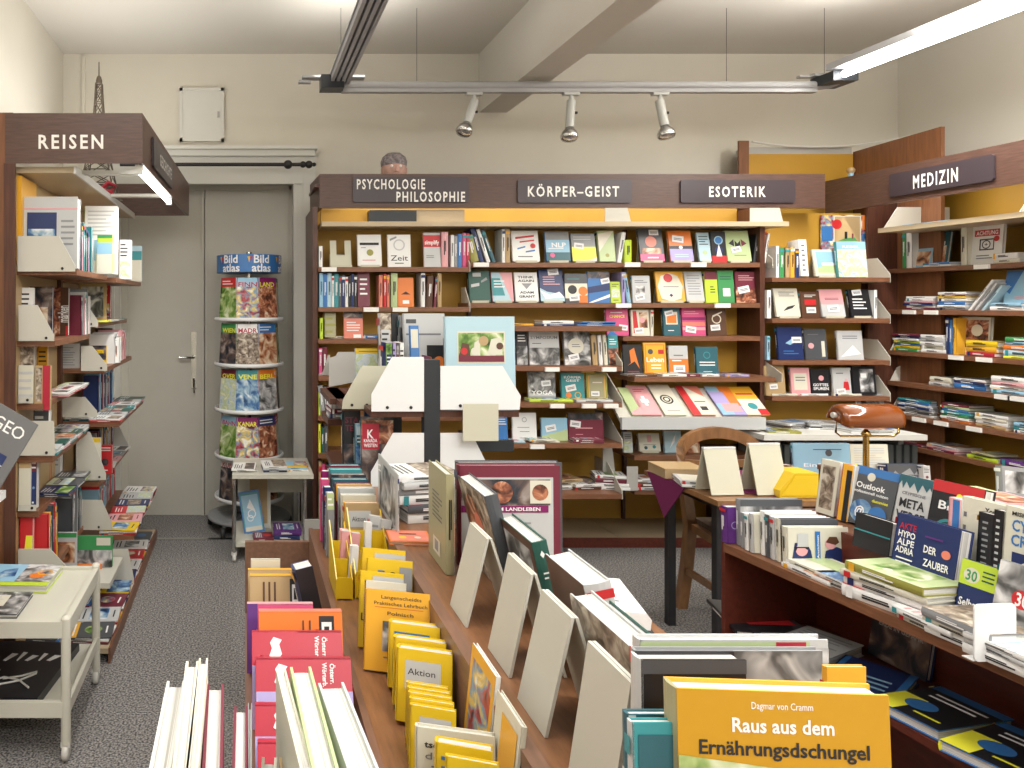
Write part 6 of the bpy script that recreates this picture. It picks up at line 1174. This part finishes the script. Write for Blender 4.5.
# ================================================================== RIGHT DISPLAY TABLE
P0 = Vector((1.44, 2.22, 0)); D_ = Vector((.08, -.776, 0)).normalized(); N_ = Vector((-D_.y, D_.x, 0)); N_ = N_ if N_.x > 0 else -N_
AY = math.degrees(math.atan2(D_.x, -D_.y))      # turn of the table from the viewing axis
def T(s, n, z): q_ = P0 + D_*s + N_*n; return (q_.x, q_.y, z)
def sx_(x, n):
    k_ = (x - PX)/F; q_ = P0 + N_*n; return (k_*q_.y - q_.x)/(D_.x - k_*D_.y)
rt = empty('display_table', tuple(P0)); tag(rt, 'long dark red-brown display table with a raised rear tier along the right aisle', 'display table')
def tbox(s0, s1, n0, n1, z0, z1, mat, name, root=None):
    m = MB(); vs = [T(s, n, z) for s in (s0, s1) for n in (n0, n1) for z in (z0, z1)]
    m.poly(vs, [(0,1,3,2),(4,6,7,5),(0,4,5,1),(2,3,7,6),(0,2,6,4),(1,5,7,3)], mat); return loc(root or rt, m, name)
SE = 1.9
tbox(.0, SE, -.005, .17, .755, .78, 'shelf_wood', 'lower_ledge'); tbox(-.02, SE, .165, .18, .755, .875, 'red_wood', 'step_panel'); tbox(-.02, SE, .17, .35, .85, .87, 'shelf_wood', 'upper_ledge')
tbox(-.04, SE, .345, .365, .0, .985, 'red_wood', 'rear_panel'); tbox(-.04, SE, .34, .372, .985, 1.0, 'shelf_wood', 'rear_edge')
tbox(-.015, .0, -.0, .345, 0, .78, 'red_wood', 'end_panel'); tbox(.0, SE, .30, .315, 0, .755, 'red_wood', 'inner_panel'); tbox(.0, SE, .03, .30, .505, .525, 'red_wood', 'lower_shelf')
tbox(.88, .90, .06, .30, .5, .755, 'red_wood', 'divider')
ZTt, ZTu, ZTl = .781, .871, .526
def tface(x0, x1, yt, n, z, col, look, place, t=.02, lean=8, **o):     # covers face the left aisle
    s0, s1 = sx_(x0, n), sx_(x1, n); q_ = T((s0+s1)/2, n, 0); h = (wz(yt, q_[1]) - z)/math.cos(R(lean)); bx_, by_, _ = T((s0+s1)/2, n + t, z)
    return book(Matrix.Translation((bx_, by_, z)) @ Matrix.Rotation(R(-90 + AY), 4, 'Z') @ Matrix.Rotation(R(-lean), 4, 'X'), s1 - s0, h, t, col, look, 'facing aisle', place, **o)
p = 'on raised tier of right table'
tface(815, 833, 462, .27, ZTu, 'ivory', 'ivory book with ornament', p, t=.03, art=[('r',.15,.1,.85,.9,'photo straw')]); tface(836, 846, 466, .26, ZTu, 'amber', 'yellow and black book edge', p, scol='bright red', art=[('r',.5,0,1,.9,'black')], t=.03)
tface(843, 887, 472, .265, ZTu, 'dark grey', 'black computer handbook with blue band', p, t=.03, lean=14, scol='lemon', art=[('r',0,.86,1,1,'blue'),('c',.42,.84,.09,'ivory'),('r',0,0,.05,1,'lemon'),('t','Outlook',.45,.68,.65,.10,W),('t','professionell nutzen',.47,.57,.8,.05,W),('t','dummies',.72,.46,.35,.05,'lemon'),('c',.35,.24,.25,'photo blue'),('t','@',.33,.24,.22,.16,W),('c',.72,.22,.2,'blue')])
tface(889, 922, 480, .262, ZTu, 'light grey', 'silver grey book with green drips', p, t=.03, lean=12, art=[('q',[(0,1),(0,.82),(.08,.9),(.14,.78),(.22,.9),(.35,.8),(.45,.9),(.6,.76),(.7,.9),(.85,.8),(.92,.88),(1,.82),(1,1)],'dark teal'),('t','CRYPSISCHE',.5,.72,.7,.045,G),('t','META',.5,.57,.75,.14,K),('t','VERSE',.5,.37,.85,.15,K),('l',.2,.1,.8,.2,2,G)])
tface(922, 972, 487, .26, ZTu, 'black', 'black handbook with red band', p, t=.03, lean=12, art=[('r',0,.84,1,1,'red'),('c',.55,.82,.06,'lemon'),('t','Bit',.35,.66,.35,.12,W),('c',.45,.28,.22,'dark teal'),('o',.45,.28,.3,'teal')])
tface(930, 966, 497, .215, ZTu, 'light grey', 'white book with video print', p, t=.02, lean=7, scol='rose', art=[('r',0,0,.18,1,'pink'),('r',0,.6,.18,1,'blue'),('l',.3,.2,.4,.9,4,'light grey')]) if False else None
tface(946, 957, 499, .20, ZTu, 'rose', 'pink and blue spined book', p, t=.03, lean=3, art=[('r',.4,.55,1,.98,'blue'),('r',.3,.05,1,.55,'pink')]); tface(957, 1008, 503, .205, ZTu, 'ivory', 'large white video handbook', p, t=.03, lean=5, art=[('t','YouT',.62,.88,.3,.07,K),('l',.06,.3,.12,.85,3,G)])
tface(975, 990, 514, .185, ZTu, 'black', 'black spined handbook', p, t=.02, lean=4, art=[('t','BACKUP',.5,.5,.35,.35,W,False,90) if False else ('l',.3,.1,.7,.9,9,'grey')]); tface(990, 999, 511, .183, ZTu, 'black', 'second black spined handbook', p, t=.02, lean=4, art=[('l',.3,.1,.7,.9,9,'light grey')])
tface(1000, 1050, 512, .18, ZTu, 'ivory', 'white book with blue crime lettering', p, t=.03, lean=5, art=[('t','CYBER',.52,.78,.72,.14,'blue'),('t','CRIME',.52,.60,.72,.14,'blue'),('r',.2,.1,.95,.45,'navy'),('c',.5,.3,.1,'ivory'),('t','MISHA',.35,.92,.4,.05,K)])
tface(1052, 1090, 520, .18, ZTu, 'navy', 'navy book', p); 
p = 'on lower ledge of right table'
tface(886, 948, 524, .115, ZTt, 'navy', 'thick navy novel with white lettering', p, t=.035, lean=10, art=[('t','AKTE',.2,.86,.28,.08,'bright red'),('t','HYPO',.2,.76,.28,.08,W),('t','ALPE',.2,.66,.28,.08,W),('t','ADRIA',.2,.56,.3,.08,W),('l',.08,.38,.35,.48,2,W),('t','DER',.6,.66,.2,.09,W),('t','ZAUBER',.72,.50,.4,.09,W),('t','DER',.6,.35,.2,.08,W),('c',.85,.66,.07,'salmon'),('l',.5,.78,.9,.84,1,'purple')])
tface(852, 888, 519, .14, ZTt + .075, 'black', 'small black boxed book', p, t=.03, lean=8, art=[('r',0,.5,1,.54,'teal')])
tface(951, 988, 566, .09, ZTt, 'navy', 'navy guide with lime band and number 30', p, t=.02, lean=12, art=[('r',0,.62,1,1,'lime'),('c',.32,.78,.22,'ivory'),('t','30',.32,.78,.3,.16,'green'),('l',.6,.72,.95,.92,3,'dark green'),('t','Selbst-',.4,.36,.6,.12,W),('t','vertrauen',.48,.18,.8,.12,W)])
tface(986, 1040, 570, .07, ZTt, 'grey', 'grey photo book with red number 30', p, t=.02, lean=12, art=[('r',0,.3,1,1,'photo grey'),('c',.52,.6,.2,'red'),('t','30',.52,.6,.24,.16,W),('r',0,0,1,.25,'navy')])
for k_, (s, c) in enumerate(((1.05,'teal'),(1.22,'ivory'))): 
    q_ = T(s, .10, ZTt); stack(q_[0], q_[1], ZTt, [c, 'light grey'], 'on near end of right table', yaw=-90 + AY, w=.18, d=.13, tt=[.02,.02])
# end row facing the viewer
p = 'in row at far end of right table'
def eface(x0, x1, yt, Y, col, look, t=.02, lean=2, **o): return cface(x0, x1, yt, Y, col, look, t=t, lean=lean, z=ZTt, place=p, **o)
eface(727, 742, 508, 2.21, 'purple', 'purple book with white flower', t=.03, art=[('o',.5,.5,.25,'lilac')]); eface(740, 802, 500, 2.19, 'grey', 'tall grey book with dusky photo', t=.02, art=[('r',0,0,1,1,'photo grey'),('r',0,.85,1,1,'dark grey')])
for k_, (x0, x1, yt, Y, c, sc3) in enumerate(((744,790,514,2.165,'white','grey'),(748,800,515,2.145,'white','white'),(753,806,515,2.125,'ivory','light grey'),(764,816,512,2.105,'white','white'),(769,822,516,2.085,'light grey','dark grey'),(774,830,518,2.068,'white','light grey'),(780,838,520,2.05,'dark grey','ivory'))):
    eface(x0, x1, yt, Y, c, f'{c} hardcover', t=.017, scol=sc3, art=[])
eface(787, 848, 528, 2.02, 'ivory', 'white book with two portraits', t=.02, art=[('q',[(.05,.04),(.42,.04),(.38,.4),(.3,.62),(.12,.6)],'navy'),('c',.23,.42,.10,'rose'),('q',[(.1,.5),(.35,.5),(.32,.42),(.28,.47),(.16,.47),(.13,.38)],'black'),('r',.16,.5,.34,.84,'light grey'),('q',[(.58,.04),(.97,.04),(.95,.4),(.8,.5),(.62,.4)],'navy'),('c',.70,.58,.09,'rose'),('q',[(.62,.62),(.78,.55),(.84,.62),(.8,.76),(.68,.76)],'brown'),('r',.45,.1,.53,.9,'blue'),('t','Ansichten',.49,.5,.6,.05,W,True,90),('r',0,0,1,.04,'black')])
# lying piles on the ledge
q_ = T(sx_(838,.07), .085, 0)
def tpile(x, n, z, cs, place, w=.17, d=.13, tt=None, yaw=0, top=None, look=None): 
    q_ = T(sx_(x, n), n, z); return stack(q_[0], q_[1], z, cs, place, yaw=-90 + AY + yaw, w=w, d=d, tt=tt, top=top, jitter=.006, look=look)
tpile(828, .075, ZTt, ['white','ivory'], 'in flat pile before portrait book', w=.16, tt=[.012,.01], top=[('r',.4,.1,.9,.9,'pale green')]); tpile(862, .075, ZTt, ['white','white'], 'in pale magazine pile, right table', w=.14, tt=[.014,.008], top=[('r',0,.1,.8,.9,'photo blue')])
tpile(905, .075, ZTt, ['white','white','ivory','olive'], 'in tall pile beneath navy novel', w=.19, d=.135, tt=[.028,.018,.014,.02], yaw=6, top=[('r',0,0,1,1,'pale green'),('r',.1,.2,.9,.8,'photo green'),('c',.3,.6,.08,'ivory')])
tpile(945, .045, ZTt, ['ivory','white'], 'in pile with barred cover, right table', w=.14, d=.12, tt=[.012,.012], top=[('l',.1,.1,.9,.9,6,'rose')]); tpile(986, .05, ZTt, ['white','ivory','grey'], 'in pile behind white plate, right table', w=.15, d=.14, tt=[.02,.012,.02], top=[('r',.0,0,1,1,'photo straw')])
tpile(1012, .075, ZTt, ['light grey'], 'in near right corner', w=.16, d=.15, tt=[.02])
tpile(1030, .03, ZTt, ['white','light grey','white'], 'in near pile, right table', w=.15, d=.13, tt=[.02,.01,.01], top=[('l',0,.3,1,.9,5,'pale blue')])
pl = empty('bookend', (0,0,0)); pl.location = (1.506, 1.485, ZTt); pl.rotation_euler = (0, 0, R(4)); tag(pl, 'white rounded metal bookend plate on the right table edge', 'bookend')
Yq = pl.location.y; wq = 45*Yq/F; hq = wz(604, Yq) - ZTt
m = MB(); m.prism([(x, 0, z) for x, z in rounded(-wq/2, wq/2, 0, hq, .01)], (0,.003,0), 'white_plate'); m.build('upright_plate', pl); MB().box(-wq/2, wq/2, .003, .025, 0, .002, 'white_plate').build('foot_plate', pl)
# lower shelf content
p = 'on lower shelf of right table'
def tflat(x, n, col, look, w=.17, d=.24, t=.012, yaw=0, art=None, z=ZTl, nm='magazine', **o):
    q_ = T(sx_(x, n), n, z); M = Matrix.Translation(q_) @ Matrix.Rotation(R(yaw + AY), 4, 'Z') @ Matrix.Rotation(R(-90), 4, 'X') @ Matrix.Translation((0, 0, -d/2)); book(M, w, d, t, col, look, 'lying', p, art=art, name=nm)
tflat(752, .12, 'black', 'black magazine with yellow box', yaw=-20, art=[('r',.2,.55,.9,.85,'yellow'),('l',.25,.6,.85,.8,2,K)]); tflat(778, .13, 'dark grey', 'dark magazine with red print', yaw=-10, art=[('r',.1,.6,.9,.9,'red'),('l',.1,.1,.8,.4,4,'grey')], z=ZTl + .0); tflat(815, .13, 'light grey', 'grey lined paperback', t=.03, yaw=-70, art=[('l',.1,.1,.9,.9,8,'grey')], d=.2, w=.14)
tflat(868, .11, 'blue', 'blue handbook flat', t=.02, yaw=-60, d=.22, w=.15, art=[('r',.1,0,.9,1,'navy'),('l',.2,.2,.8,.6,3,'light blue')], z=ZTl)
for k_, (s, n_, yw) in enumerate(((.50,.16,-78),(.665,.15,-72),(.84,.14,-72),(1.02,.14,-70))):
    q_ = T(s, n_ - .02, ZTl + .001); M = Matrix.Translation(q_) @ Matrix.Rotation(R(yw), 4, 'Z') @ Matrix.Rotation(R(-90), 4, 'X') @ Matrix.Translation((0, 0, -.11))
    book(M, .15, .22, .024, 'blue', 'black, blue and yellow handbook', 'lying', p, scol='lemon', art=[('r',0,0,1,.85,'black'),('r',0,0,.35,.5,'lemon'),('c',.4,.35,.2,'blue'),('l',.2,.6,.9,.8,2,W),('l',.5,.1,.9,.2,1,'lemon')], name='handbook')
s_ = sx_(872, .2); M = Matrix.Translation(T(s_, .285, ZTl)) @ Matrix.Rotation(R(-90 + AY), 4, 'Z') @ Matrix.Rotation(R(-10), 4, 'X'); book(M, .16, .235, .016, 'navy', 'dark blue book on upheaval, with mountain scene', 'leaning', 'on lower shelf, right table', art=[('r',0,0,1,.5,'photo dark'),('t','KLIMA IM WANDEL',.5,.50,.8,.055,'light grey'),('t','ERDE IN GEFAHR',.5,.41,.75,.055,'light grey'),('r',0,.75,1,1,'dark grey')])
# stacks behind the raised tier
p = 'behind raised tier, right side'
sb = empty('side_table', (2.35, 1.9, 0)); tag(sb, 'low brown side table behind the raised tier carrying flat magazines', 'table')
loc(sb, MB().box(2.02, 2.75, 1.7, 2.35, .84, .865, 'shelf_wood'), 'tabletop')
for x in (2.06, 2.70):
    for y in (1.75, 2.30): loc(sb, MB().box(x-.02, x+.02, y-.02, y+.02, 0, .84, 'red_wood'), 'leg')
def bst(x, Y, cs, w=.2, tt=None, top=None, yaw=0, nm=''): stack(wx(x, Y), Y, .866, cs, p + nm, w=w, d=.15, tt=tt, top=top, yaw=yaw)
bst(972, 2.24, ['white','light grey','pale green'], w=.17, tt=[.03,.02,.012]); bst(985, 2.08, ['light grey','rose','light grey','rose'], w=.24, tt=[.03,.02,.02,.014], yaw=-8, nm=', middle pile'); bst(1010, 1.93, ['white','tan','red'], w=.22, tt=[.03,.02,.012], yaw=10, nm=', nearest pile')
book(Tm(wx(1018,2.25), 2.27, .866, 0, 8, 6), .09, .13, .02, 'grey', 'grey photo book tilted', 'upright', 'behind raised tier', art=[('r',.1,.4,.9,.9,'photo grey')])
# ================================================================== CAMERA, LIGHT
cam = bpy.data.cameras.new('camera'); co = bpy.data.objects.new('camera', cam); C.objects.link(co)
co.location = (0, 0, EYE); co.rotation_euler = (R(90), 0, 0)
cam.sensor_width = 36; cam.lens = 36 * F / 1024; cam.shift_x = (512 - PX) / 1024; cam.shift_y = (PY - 384) / 1024; cam.clip_start = .05
bpy.context.scene.camera = co
def area(name, locn, sx, sy, power, rot=(0,0,0), col=(1,.975,.94)):
    l = bpy.data.lights.new(name, 'AREA'); l.shape = 'RECTANGLE'; l.size = sx; l.size_y = sy; l.energy = power; l.color = col
    o = bpy.data.objects.new(name, l); C.objects.link(o); o.location = locn; o.rotation_euler = rot; return o
area('fluorescent_glow', (X2 - .035, 2.3, ZR - .02), .08, 3.4, 55)
area('ceiling_lamp', (.9, .9, 2.98), .5, 2.2, 28)
area('ceiling_lamp', (2.6, .2, 2.9), 1.8, .5, 52)
area('ceiling_lamp', (-.7, 1.2, 3.0), .4, 1.8, 24)
area('ceiling_lamp', (1.3, -1.2, 2.9), 2.4, .5, 75)
area('added_uplight', (.55, 3.0, 2.80), .3, 2.6, 14, (R(180), 0, 0))  # unseen uplights added to brighten ceiling and upper walls, not rail fixtures
area('added_uplight', (2.9, 3.2, 2.80), 1.2, .8, 28, (R(180), 0, 0))
area('added_uplight', (X2 - .1, 2.4, 2.86), .15, 3.2, 20, (R(180), 0, 0))
area('added_uplight', (-.75, 3.9, 2.30), .3, 1.2, 9, (R(180), 0, 0))  # added fill above the travel bookcase, no fixture there
area('canopy_lamp', (1.9, 4.50, 2.16), 2.7, .03, 6, (R(20), 0, 0))
area('canopy_lamp', (3.76, 3.5, 2.20), .03, 2.0, 7, (0, R(-25), 0))
area('shelf_lamp', (-.43, 3.56, 2.03), .05, .9, 9)
w = bpy.data.worlds.new('world'); bpy.context.scene.world = w; w.use_nodes = True
w.node_tree.nodes['Background'].inputs[0].default_value = (1,.985,.96,1); w.node_tree.nodes['Background'].inputs[1].default_value = .85
vs_ = bpy.context.scene.view_settings; vs_.view_transform = 'Standard'; vs_.look = 'None'; vs_.gamma = 1; vs_.exposure = .36; vs_.use_curve_mapping = False
finish_labels()
